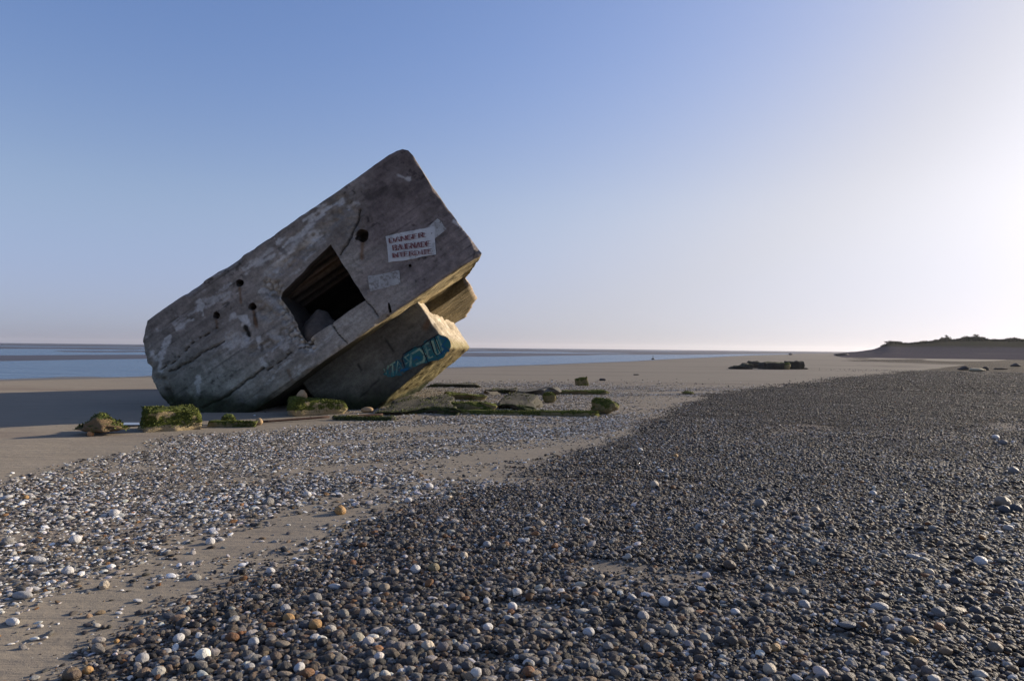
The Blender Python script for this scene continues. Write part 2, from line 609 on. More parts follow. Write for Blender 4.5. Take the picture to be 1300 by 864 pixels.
# ------------------------------------------------------------------ the ruin
KB = 17.4 / 16.0          # local units of the ruin to metres
D0 = 16.0 * KB
A0 = math.radians(34.7) + ROLL
ca, sa = math.cos(A0), math.sin(A0)
P0 = at_depth(611, 322, D0)
PXM = 16.0 / F


def uv(px, py, w=0.0):
    p = at_depth(px, py, D0 + w * KB)
    dx, dz = (p[0] - P0[0]) / KB, (p[2] - P0[2]) / KB
    return np.array([dx * ca + dz * sa, -dx * sa + dz * ca])


def uvs(pts, w=0.0):
    return [tuple(uv(x, y, w)) for x, y in pts]


def world(u, w, v):
    u, w, v = np.broadcast_arrays(np.asarray(u, float), np.asarray(w, float), np.asarray(v, float))
    return np.stack([P0[0] + KB * (u * ca - v * sa), P0[1] + KB * w, P0[2] + KB * (u * sa + v * ca)], -1)


# the thing's origin: on the ground under the middle of the front
BASE = np.array([-6.7, D0 + 3.0, 0.0])
dB = (BASE - P0) / KB
BU = np.array([dB[0] * ca + dB[2] * sa, dB[1], -dB[0] * sa + dB[2] * ca])     # local (u, w, v) of the origin
bunker = empty("concrete_bunker", BASE)
bunker.rotation_euler = (0, -A0, 0)
bunker.scale = (KB, KB, KB)
tag(bunker, "huge tilted concrete bunker ruin leaning on one corner on the sand, with a square opening", "bunker")
CONC = mat_concrete()


def part(name, U, Wd, V, faces, col=None, mat=CONC, parent=bunker, smooth=True):
    L = np.stack(np.broadcast_arrays(U, Wd, V), -1).reshape(-1, 3) - (BU if parent is bunker else 0)
    return mesh_obj(name, L, faces, mat, parent, smooth, col)


OUT_PX = [(186, 407), (200, 397), (240, 369), (300, 330), (360, 289), (420, 248), (470, 213), (484, 203), (494, 195.8), (503, 191), (511, 189),
          (518, 190.8), (524, 197), (531, 209), (545, 232), (570, 267), (590, 293), (606, 314), (611.5, 321), (609, 325), (583, 339.5), (551, 362),
          (516, 386), (495, 400), (453, 429), (403, 464), (370, 488), (300, 537), (255, 572), (232, 568), (224, 540), (216, 517), (205, 505),
          (199, 494), (191, 476), (184, 458), (181, 445), (179.5, 433)]


def resample(pts, step, closed=True, jitter=0.0, seed=1):
    pts = [np.array(p, float) for p in pts]
    if closed:
        pts = pts + [pts[0]]
    out = []
    for a, b in zip(pts[:-1], pts[1:]):
        n = max(1, int(round(np.linalg.norm(b - a) / step)))
        for i in range(n):
            out.append(a + (b - a) * i / n)
    out = np.array(out)
    if jitter:
        d = np.roll(out, -1, 0) - np.roll(out, 1, 0)
        nr = np.stack([d[:, 1], -d[:, 0]], -1) / (np.linalg.norm(d, axis=1, keepdims=True) + 1e-9)
        out = out + nr * (fbm(out[:, 0] * 3.5, out[:, 1] * 3.5, seed=seed, octv=4) * jitter)[:, None]
    return out


OUT = resample(uvs(OUT_PX), 0.05, jitter=0.011, seed=11)
# the left end is crumbled
_l = sstep(-7.3, -7.9, OUT[:, 0])
OUT[:, 0] += _l * 0.045 * fbm(OUT[:, 0] * 5, OUT[:, 1] * 5, seed=13, octv=3)
EMB_PX = [(354, 375.5), (372, 358), (397, 332), (420, 310), (434, 333), (450, 358), (464, 381), (440, 397), (421, 411), (404, 422), (388, 433.5),
          (379, 421), (372, 406), (366, 394)]
EMB = resample(uvs(EMB_PX), 0.06, jitter=0.02, seed=5)
HOLES = [((460, 299), 8.3), ((453, 302.5), 2.6), ((304, 359), 5.2), ((320, 389), 5.0), ((274.5, 400), 4.7), ((520.5, 337), 2.0)]
LOOPS = []
for (hx, hy), r in HOLES:
    c = uv(hx, hy)
    n = 20 if r > 4 else 10
    LOOPS.append(np.array([(c[0] + PXM * r * (1 + 0.08 * math.sin(3 * t_ + hx)) * math.cos(t_), c[1] + PXM * r * (1 + 0.08 * math.cos(2 * t_ + hy)) * math.sin(t_))
                           for t_ in np.linspace(0, 2 * math.pi, n, endpoint=False)]))
LOOPS.append(resample(uvs([(492.5, 384), (495, 385), (496.5, 391), (497.5, 397), (494, 397), (492.8, 391)]), 0.06))

CRACKS = [([(257, 518), (277, 508), (296, 496), (316, 482), (335, 467)], 1.3), ([(214, 472), (230, 464), (245, 457), (258, 447), (272, 440), (284, 434)], 1.1),
          ([(458, 266), (455, 280), (449, 290), (443, 304), (440, 312), (431, 323)], 1.2), ([(421, 411), (430, 424), (441, 436)], 0.8),
          ([(464, 381), (472, 391), (481, 402)], 0.7), ([(228, 449), (250, 431), (275, 416)], 0.5), ([(201, 470), (222, 458), (240, 440)], 0.5),
          ([(340, 470), (365, 450), (400, 432)], 0.5)]
ROUGH = [([(345, 368), (356, 388), (368, 402), (376, 420), (388, 436)], 11), ([(330, 392), (350, 405), (352, 425)], 10), ([(432, 252), (448, 272), (446, 296)], 9),
         ([(350, 345), (390, 315), (430, 270)], 9), ([(183, 440), (196, 480), (215, 515)], 10), ([(205, 485), (212, 500)], 9), ([(320, 445), (340, 440), (352, 430)], 6),
         ([(307, 415), (314, 428)], 5)]
WHITE = [([(366, 305), (385, 294), (416, 261)], 4, 1.0), ([(418, 262), (434, 256)], 3.5, 1.0), ([(388, 306), (400, 303)], 7, 1.2), ([(350, 336), (372, 318)], 4, 1.0),
         ([(310, 342), (326, 334), (346, 325)], 4, 0.8), ([(253, 384), (257, 400)], 3.2, 1.2), ([(214, 428), (205, 450), (204, 470)], 3, 1.1), ([(192, 447), (196, 455)], 3, 1.0),
         ([(296, 401), (308, 404), (311, 413)], 4, 1.1), ([(290, 436), (300, 428), (312, 432)], 8, 0.7), ([(328, 430), (330, 440)], 3, 1.0), ([(331, 456), (335, 462)], 2.5, 0.9),
         ([(252, 479), (251, 497), (250, 518)], 2.6, 2.0), ([(506, 222), (520, 227)], 2, 0.8), ([(355, 385), (345, 370)], 5, 0.6), ([(225, 418), (243, 405)], 2.5, 0.8),
         ([(262, 381), (290, 372)], 3, 0.6), ([(440, 262), (455, 258)], 2.5, 0.7), ([(330, 330), (345, 318)], 3, 0.5), ([(380, 300), (360, 330), (340, 345)], 6, 0.5),
         ([(345, 420), (360, 440)], 5, 0.6), ([(577, 280), (590, 296)], 1.6, 1.0)]
DARK = [([(312, 415), (316, 425)], 4, 1.0), ([(322, 395), (325, 410)], 3, 0.8), ([(331, 438), (332, 444)], 3, 0.7), ([(345, 375), (352, 380)], 4, 0.5),
        ([(355, 316), (362, 322)], 4, 0.5), ([(210, 494), (218, 506)], 6, 0.7), ([(470, 250), (500, 235)], 6, 0.4), ([(484, 232), (510, 250)], 5, 0.3)]
RUST = [([(304, 364), (306, 384)], 2.0, 0.9), ([(321, 394), (326, 414)], 2.2, 0.9), ([(460, 307), (459, 328)], 3.2, 1.0), ([(274, 404), (276, 416)], 1.6, 0.8),
        ([(495, 397), (496, 408)], 1.8, 0.7), ([(366, 470), (370, 482)], 2.5, 0.7), ([(549, 392), (546, 412)], 3.5, 0.7), ([(360, 345), (380, 330)], 8, 0.25)]


def front_px(u, v, w=0.0):
    px, py, _ = project(world(u, w, v))
    return px, py


def front_disp(u, v):
    px, py = front_px(u, v)
    d = 0.018 * fbm(u * 1.3, v * 1.3, seed=41, octv=5) + 0.007 * fbm(u * 2.0, v * 16, seed=43, octv=2)
    bl = np.abs(((v + 0.02 * fbm(u * 0.7, v * 2, seed=36)) / 0.21) % 1.0 - 0.5)
    d = d + 0.012 * sstep(0.06, 0.0, bl) * sstep(-0.1, 0.25, fbm(u * 0.9, v * 3, seed=37, octv=3)) + 0.006 * _hash(np.floor(v / 0.21 + 0.5), np.floor(u / 2.3), np.zeros_like(u), 5)
    rg = 0
    for pts, r in ROUGH:
        if len(pts) == 5 and r == 11:
            rw = sstep(1.3, 0.3, segdist(px, py, pts) / r + 0.9 * fbm(u * 4, v * 4, seed=40, octv=3))
        rg = np.maximum(rg, sstep(1.25, 0.35, segdist(px, py, pts) / r + 0.35 * fbm(u * 5, v * 5, seed=44, octv=2)))
    w1, w2 = worley(u * 6.5 + 0.5 * fbm(u * 4, v * 4, seed=42), v * 8.5 + 0.5 * fbm(u * 4 + 5, v * 4, seed=42), 45)
    d = d + rw * (0.02 + 0.09 * (1 - sstep(0.0, 0.35, w2)) + 0.05 * w1) + rg * (0.03 + 0.13 * np.abs(fbm(u * 3.2, v * 6, seed=38, octv=5, gain=0.6)) + 0.04 * fbm(u * 9, v * 12, seed=45))
    for pts, r in CRACKS:
        dd = segdist(px + 2.2 * fbm(u * 5, v * 5, seed=46, octv=3), py + 2.2 * fbm(u * 5 + 9, v * 5, seed=47, octv=3), pts)
        d = d + 0.07 * sstep(r * 1.4, r * 0.3, dd)
    for pts, r, s in WHITE[:3]:
        d = d + 0.02 * sstep(r * 1.6, r * 0.4, segdist(px, py, pts) + 2.5 * fbm(u * 6, v * 6, seed=48))
    # the rounded, chipped arris
    e = np.full(np.shape(u), 9.0)
    for P in (OUT,):
        e = segdist(u, v, [tuple(p) for p in P] + [tuple(P[0])])
    rr = 0.04 + 0.05 * fbm(u * 3, v * 3, seed=49, octv=3)
    rr = np.clip(rr + 0.10 * sstep(0.15, 0.45, fbm(u * 2.2, v * 2.2, seed=33, octv=4)), 0.015, 0.2)
    d = d + np.clip(rr - e, 0, None) ** 2 / rr * 0.8
    return d, (rg, rw), px, py


def front_color(u, v, rgw, px, py):
    rg, rw = rgw
    n1 = fbm(u * 0.8, v * 1.2, seed=51, octv=4)
    n2 = fbm(u * 1.6, v * 9.0, seed=52, octv=4)
    n3 = fbm(u * 7, v * 7, seed=53, octv=4)
    base = np.array([0.312, 0.284, 0.248])
    C = np.ones((len(u), 3)) * base
    up = sstep(0.2, 2.4, v + 0.25 * u * 0.1)            # brown lichen towards the top and the right end
    C = C * (1 - 0.45 * up[:, None]) + up[:, None] * 0.45 * np.array([0.15, 0.118, 0.104])
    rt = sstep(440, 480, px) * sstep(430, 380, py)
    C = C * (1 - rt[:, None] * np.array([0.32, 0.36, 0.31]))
    C = C * (1 + 0.42 * n1 + 0.30 * n2 + 0.38 * n3)[:, None]
    bl = np.abs(((v + 0.02 * fbm(u * 0.7, v * 2, seed=36)) / 0.21) % 1.0 - 0.5)
    C = C * (1 - 0.52 * sstep(0.08, 0.0, bl) * sstep(-0.1, 0.25, fbm(u * 0.9, v * 3, seed=37, octv=3)))[:, None]
    C = C * (0.90 + 0.20 * _hash(np.floor(v / 0.21 + 0.5), np.floor(u / 2.3), np.zeros_like(u), 5))[:, None]
    pit = sstep(0.30, 0.46, fbm(u * 11, v * 15, seed=35, octv=3)) * sstep(-0.05, 0.3, fbm(u * 1.1, v * 1.6, seed=34, octv=3))
    C = C * (1 - 0.55 * pit)[:, None]
    lft = sstep(360, 240, px)
    low = sstep(400, 470, py) * lft
    C = C * (1 + 0.25 * low[:, None] * np.array([-0.25, 0.1, 0.12]))
    # paler, lime washed concrete round the opening and the sill
    pale = np.zeros(len(u))
    for pts, r, s in (([(430, 420), (470, 395), (510, 370)], 22, 0.45), ([(450, 330), (480, 330)], 24, 0.30), ([(350, 400), (340, 350), (400, 300)], 24, 0.30)):
        pale = np.maximum(pale, s * sstep(1.2, 0.3, segdist(px, py, pts) / r + 0.4 * n3))
    C = C + pale[:, None] * (np.array([0.43, 0.40, 0.35]) - C)
    w1, w2 = worley(u * 6.5 + 0.5 * fbm(u * 4, v * 4, seed=42), v * 8.5 + 0.5 * fbm(u * 4 + 5, v * 4, seed=42), 45)
    stone = (0.75 + 0.5 * _hash(np.floor(u * 6.5), np.floor(v * 8.5), np.zeros_like(u), 3)) * (0.45 + 0.55 * sstep(0.02, 0.25, w2))  # gaps between the lumps darkened: crevice shade painted into the colour
    C = C + (rw * 0.85)[:, None] * (np.array([0.50, 0.455, 0.39]) * (stone * (1 + 0.5 * n3))[:, None] - C)
    C = C + (rg * (1 - rw) * 0.55)[:, None] * (np.array([0.30, 0.275, 0.24]) * (1 + 0.9 * fbm(u * 6, v * 14, seed=39, octv=4))[:, None] - C)
    wh = np.zeros(len(u))
    for pts, r, s in WHITE:
        q = 0.85 * segdist(px + 3 * n3, py, pts) / r + 1.5 * fbm(u * 5, v * 16, seed=54, octv=5)
        wh = np.maximum(wh, np.clip(s, 0, 1.4) * sstep(1.15, 0.45, q))
    gen = sstep(0.20, 0.36, fbm(u * 2.4, v * 8, seed=55, octv=6, gain=0.62)) * (sstep(480, 400, px) * (1 - low) * 0.55 + 0.45 * sstep(1.2, 0.3, segdist(px, py, [(310, 370), (370, 300), (430, 262)]) / 26))
    wh = np.clip(np.maximum(wh, gen), 0, 1)
    C = C + (0.8 * wh)[:, None] * (np.array([0.58, 0.57, 0.55]) - C)
    dk = np.zeros(len(u))
    for pts, r, s in DARK:
        dk = np.maximum(dk, s * sstep(1.1, 0.4, segdist(px, py, pts) / r + 0.6 * n3))
    for pts, r in CRACKS:
        dd = segdist(px + 2.2 * fbm(u * 5, v * 5, seed=46, octv=3), py + 2.2 * fbm(u * 5 + 9, v * 5, seed=47, octv=3), pts)
        dk = np.maximum(dk, 0.9 * sstep(r * 1.2, r * 0.35, dd))
    C = C + dk[:, None] * (np.array([0.03, 0.027, 0.024]) - C)
    ru = np.zeros(len(u))
    for pts, r, s in RUST:
        ru = np.maximum(ru, s * sstep(1.2, 0.2, segdist(px, py, pts) / r + 0.5 * n3))
    C = C + (0.75 * ru)[:, None] * (np.array([0.16, 0.085, 0.04]) - C)
    return algae(C, world(u, 0, v), n3)


def algae(C, Wp, n3, hi=0.75):
    z = Wp[:, 2]
    al = sstep(hi, hi * 0.25, z + 0.35 * fbm(Wp[:, 0] * 1.6, z * 3, Wp[:, 1], seed=56, octv=4))
    C = C + (0.93 * al)[:, None] * (np.array([0.017, 0.026, 0.010]) * (1 + 0.8 * n3)[:, None] - C)
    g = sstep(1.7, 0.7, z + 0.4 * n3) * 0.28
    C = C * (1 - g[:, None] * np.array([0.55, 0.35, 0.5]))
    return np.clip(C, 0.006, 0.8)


def upper_block():
    step = 0.03
    lo_, hi_ = OUT.min(0), OUT.max(0)
    gu, gv = np.meshgrid(np.arange(lo_[0], hi_[0], step), np.arange(lo_[1], hi_[1], step), indexing="ij")
    gu = (gu + (np.arange(gu.shape[1]) % 2)[None] * step * 0.5).ravel()
    gv = gv.ravel()
    ok = inpoly(gu, gv, [tuple(p) for p in OUT])
    zz_ = world(gu, 0, gv)[:, 2]
    ok &= zz_ > -0.25
    loops = [OUT, EMB] + LOOPS
    for L in loops:
        ok &= segdist(gu, gv, [tuple(p) for p in L] + [tuple(L[0])]) > step * 0.55
    for L in loops[1:]:
        ok &= ~inpoly(gu, gv, [tuple(p) for p in L])
    pts = [Vector((a, b)) for a, b in zip(gu[ok], gv[ok])]
    edges = []
    for L in loops:
        s = len(pts)
        n = len(L)
        pts += [Vector((a, b)) for a, b in L]
        edges += [(s + i, s + (i + 1) % n) for i in range(n)]
    vo, _, fo, _, _, _ = delaunay_2d_cdt(pts, edges, [], 0, 1e-5)
    V = np.array([(p[0], p[1]) for p in vo])
    T = np.array([f for f in fo], int)
    c = V[T].mean(1)
    keep = inpoly(c[:, 0], c[:, 1], [tuple(p) for p in OUT])
    for L in loops[1:]:
        keep &= ~inpoly(c[:, 0], c[:, 1], [tuple(p) for p in L])
    T = T[keep]
    a, b, cc = V[T[:, 0]], V[T[:, 1]], V[T[:, 2]]
    cr = (b[:, 0] - a[:, 0]) * (cc[:, 1] - a[:, 1]) - (b[:, 1] - a[:, 1]) * (cc[:, 0] - a[:, 0])
    T[cr < 0] = T[cr < 0][:, ::-1]
    d, rg, px, py = front_disp(V[:, 0], V[:, 1])
    C = front_color(V[:, 0], V[:, 1], rg, px, py)
    vs, fs, cs = [np.stack([V[:, 0], d, V[:, 1]], -1)], [tuple(t_) for t_ in T], [C]
    nv = len(V)

    def rings(rs, cols, cap=False, flip=False):
        nonlocal nv
        n = len(rs[0])
        for r_, c_ in zip(rs, cols):
            vs.append(r_)
            cs.append(np.broadcast_to(c_, (n, 3)))
        for k_ in range(len(rs) - 1):
            for i in range(n):
                j = (i + 1) % n
                q = (nv + k_ * n + i, nv + k_ * n + j, nv + (k_ + 1) * n + j, nv + (k_ + 1) * n + i)
                fs.append(q[::-1] if flip else q)
        if cap:
            q = tuple(nv + (len(rs) - 1) * n + i for i in range(n))
            fs.append(q[::-1] if flip else q)
        nv += n * len(rs)

    # outer sides run back into the beach
    d0 = front_disp(OUT[:, 0], OUT[:, 1])[0]
    area = np.sum(OUT[:, 0] * np.roll(OUT[:, 1], -1) - OUT[:, 1] * np.roll(OUT[:, 0], -1))
    dd = np.roll(OUT, -1, 0) - np.roll(OUT, 1, 0)
    nr = np.stack([dd[:, 1], -dd[:, 0]], -1) / np.linalg.norm(dd, axis=1, keepdims=True)
    if area < 0:
        nr = -nr
    ws = np.concatenate([[0], np.linspace(0.08, 2.06, 28), np.linspace(2.2, 10.2, 50)])
    rs, cols = [], []
    for w_ in ws:
        um = np.interp(w_, [0, 2.06, 6.3, 10.2], [0.02, -0.66, -0.72, -1.45])
        u_ = np.minimum(OUT[:, 0], um + (OUT[:, 0] - um) * 0.02)
        v_ = OUT[:, 1].copy()
        amp = 0.0 if w_ == 0 else 1.0
        dn = amp * (0.035 * fbm(u_ * 2, v_ * 2, np.full_like(u_, w_ * 2), seed=61, octv=5) + 0.02 * fbm(u_ * 1.2, v_ * 3, np.full_like(u_, w_ * 9), seed=62, octv=2))
        u_, v_ = u_ + nr[:, 0] * dn, v_ + nr[:, 1] * dn
        ww = np.full_like(u_, w_) + (d0 if w_ < 0.05 else np.clip(d0 * 1.02 - w_, 0, 9) * 0)
        ww = np.maximum(ww, d0 + w_ * 0.3)
        rs.append(np.stack([u_, ww, v_], -1))
        n3 = fbm(u_ * 3.0, v_ * 6, ww * 6, seed=63, octv=4)
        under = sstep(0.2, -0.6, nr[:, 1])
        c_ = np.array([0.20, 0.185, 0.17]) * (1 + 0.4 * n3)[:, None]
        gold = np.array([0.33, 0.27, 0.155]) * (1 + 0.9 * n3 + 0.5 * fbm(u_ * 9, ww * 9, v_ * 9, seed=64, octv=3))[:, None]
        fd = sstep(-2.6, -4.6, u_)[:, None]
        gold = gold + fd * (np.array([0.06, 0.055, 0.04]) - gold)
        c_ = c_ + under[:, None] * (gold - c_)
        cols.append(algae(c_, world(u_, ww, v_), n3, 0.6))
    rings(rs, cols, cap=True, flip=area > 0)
    # round holes
    for L in LOOPS:
        dL = front_disp(L[:, 0], L[:, 1])[0]
        c0 = L.mean(0)
        a_ = np.sum(L[:, 0] * np.roll(L[:, 1], -1) - L[:, 1] * np.roll(L[:, 0], -1))
        rr = [np.stack([L[:, 0], dL, L[:, 1]], -1)]
        for w_, s_ in ((0.06, 0.93), (0.3, 0.9), (0.55, 0.85)):
            rr.append(np.stack([c0[0] + (L[:, 0] - c0[0]) * s_, np.maximum(dL, 0) + w_, c0[1] + (L[:, 1] - c0[1]) * s_], -1))
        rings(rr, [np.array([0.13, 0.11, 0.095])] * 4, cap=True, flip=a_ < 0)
    # the embrasure: stepped in towards a dark room
    dE = front_disp(EMB[:, 0], EMB[:, 1])[0]
    a_ = np.sum(EMB[:, 0] * np.roll(EMB[:, 1], -1) - EMB[:, 1] * np.roll(EMB[:, 0], -1))
    tl, tr, br, bl = [np.array(uv(*p)) for p in ((357, 373), (420, 310), (464, 381), (389, 433))]
    ctr = (tl + tr + br + bl) / 4
    vt = max(tl[1], tr[1])
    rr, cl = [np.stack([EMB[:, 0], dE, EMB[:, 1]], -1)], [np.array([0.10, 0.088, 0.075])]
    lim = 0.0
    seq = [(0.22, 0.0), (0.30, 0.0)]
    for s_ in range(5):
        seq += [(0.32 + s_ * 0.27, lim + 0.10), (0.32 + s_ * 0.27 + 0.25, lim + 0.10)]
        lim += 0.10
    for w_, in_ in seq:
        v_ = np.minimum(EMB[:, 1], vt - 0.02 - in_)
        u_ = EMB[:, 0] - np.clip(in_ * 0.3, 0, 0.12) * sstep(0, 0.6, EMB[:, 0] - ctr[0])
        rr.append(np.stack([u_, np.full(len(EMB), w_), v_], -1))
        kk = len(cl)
        cc_ = np.array([0.15, 0.105, 0.075]) if kk in (5, 6) else (np.array([0.075, 0.058, 0.046]) if kk % 2 else np.array([0.03, 0.025, 0.022]))  # one lit step and the shade on the others painted into the colours
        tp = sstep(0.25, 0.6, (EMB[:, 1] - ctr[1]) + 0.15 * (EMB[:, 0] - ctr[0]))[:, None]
        cl.append(cc_ * tp + np.array([0.06, 0.052, 0.046]) * (1 - tp))  # remaining walls coloured dark for the shade inside the opening
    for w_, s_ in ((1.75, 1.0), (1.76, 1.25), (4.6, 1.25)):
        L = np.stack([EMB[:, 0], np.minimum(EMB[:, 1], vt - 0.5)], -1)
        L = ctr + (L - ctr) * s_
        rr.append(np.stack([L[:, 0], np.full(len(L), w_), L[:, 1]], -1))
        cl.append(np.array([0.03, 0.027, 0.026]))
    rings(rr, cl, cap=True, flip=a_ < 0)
    V = np.concatenate(vs)
    me_c = np.concatenate(cs)
    o = part("upper_block", V[:, 0], V[:, 1], V[:, 2], fs, me_c)
    me = o.data
    # sharp turn between the front sheet and the sides comes from separate vertices; steps need flat shading
    nfront = len(T)
    sm = np.ones(len(me.polygons), bool)
    ntail = len(me.polygons) - len(EMB) * (len(rr) - 1) - 1
    sm[ntail:] = False
    me.polygons.foreach_set("use_smooth", sm)
    return o


up_block = upper_block()


def sub_box(nx, ny, nz):
    """unit cube surface, (nx, ny, nz) cells, vertices merged"""
    idx, P, Fc = {}, [], []

    def vid(i, j, l):
        key = (i, j, l)
        if key not in idx:
            idx[key] = len(P)
            P.append((i / nx, j / ny, l / nz))
        return idx[key]

    for i in range(nx):
        for j in range(ny):
            Fc.append((vid(i, j, 0), vid(i, j + 1, 0), vid(i + 1, j + 1, 0), vid(i + 1, j, 0)))
            Fc.append((vid(i, j, nz), vid(i + 1, j, nz), vid(i + 1, j + 1, nz), vid(i, j + 1, nz)))
    for i in range(nx):
        for l in range(nz):
            Fc.append((vid(i, 0, l), vid(i + 1, 0, l), vid(i + 1, 0, l + 1), vid(i, 0, l + 1)))
            Fc.append((vid(i, ny, l), vid(i, ny, l + 1), vid(i + 1, ny, l + 1), vid(i + 1, ny, l)))
    for j in range(ny):
        for l in range(nz):
            Fc.append((vid(0, j, l), vid(0, j, l + 1), vid(0, j + 1, l + 1), vid(0, j + 1, l)))
            Fc.append((vid(nx, j, l), vid(nx, j + 1, l), vid(nx, j + 1, l + 1), vid(nx, j, l + 1)))
    return np.array(P), Fc


def rough_box(L, D, H, cell, amp, wear, seed, shape=None, freq=2.0, rag=0.10):
    """a worn block L x D x H (origin at the middle of its base): points, faces, the unit coordinates"""
    nx, ny, nz = max(3, int(L / cell)), max(3, int(D / cell)), max(3, int(H / cell))
    P, Fc = sub_box(nx, ny, nz)
    Q = (P - np.array([0.5, 0.5, 0])) * np.array([L, D, H])
    if shape is not None:
        Q = shape(P, Q)
    Q[:, 0] *= 1 + rag * fbm(P[:, 1] * 2.5, P[:, 2] * 2 + seed, seed=seed + 7, octv=3) * 1.5
    Q[:, 1] *= 1 + rag * fbm(P[:, 0] * 3.5, P[:, 2] * 2 + seed, seed=seed + 8, octv=3) * 1.8
    Q[:, 2] *= 1 + min(rag, 0.14) * fbm(P[:, 0] * 2.0, P[:, 1] * 2.0 + seed, seed=seed + 9, octv=2) * 1.2
    # worn arrises: points near two faces are pulled in
    e = np.minimum(P, 1 - P) * np.array([L, D, H])
    es = np.sort(e, 1)
    rr = wear * (0.75 + 0.7 * fbm(Q[:, 0] * 3, Q[:, 1] * 3, Q[:, 2] * 3, seed=seed + 3, octv=3))
    rr = np.clip(rr, 0.1 * wear, None)
    pull = np.clip(1 - es[:, 1] / rr, 0, 1) ** 2 * np.clip(1 - es[:, 0] / rr, 0, 1) * rr * 0.35
    cdir = np.array([0, 0, H * 0.5]) - Q
    outd = np.stack([np.where(e[:, i] < rr, np.sign(0.5 - P[:, i]), 0) for i in range(3)], -1)
    Q = Q + outd * pull[:, None]
    nrm = np.stack([np.where(e[:, i] < 1e-6, np.sign(P[:, i] - 0.5), 0) for i in range(3)], -1)
    nrm = nrm / (np.linalg.norm(nrm, axis=1, keepdims=True) + 1e-9)
    dn = amp * fbm(Q[:, 0] * freq, Q[:, 1] * freq, Q[:, 2] * freq, seed=seed, octv=5)
    Q = Q + nrm * dn[:, None]
    return Q, Fc, P


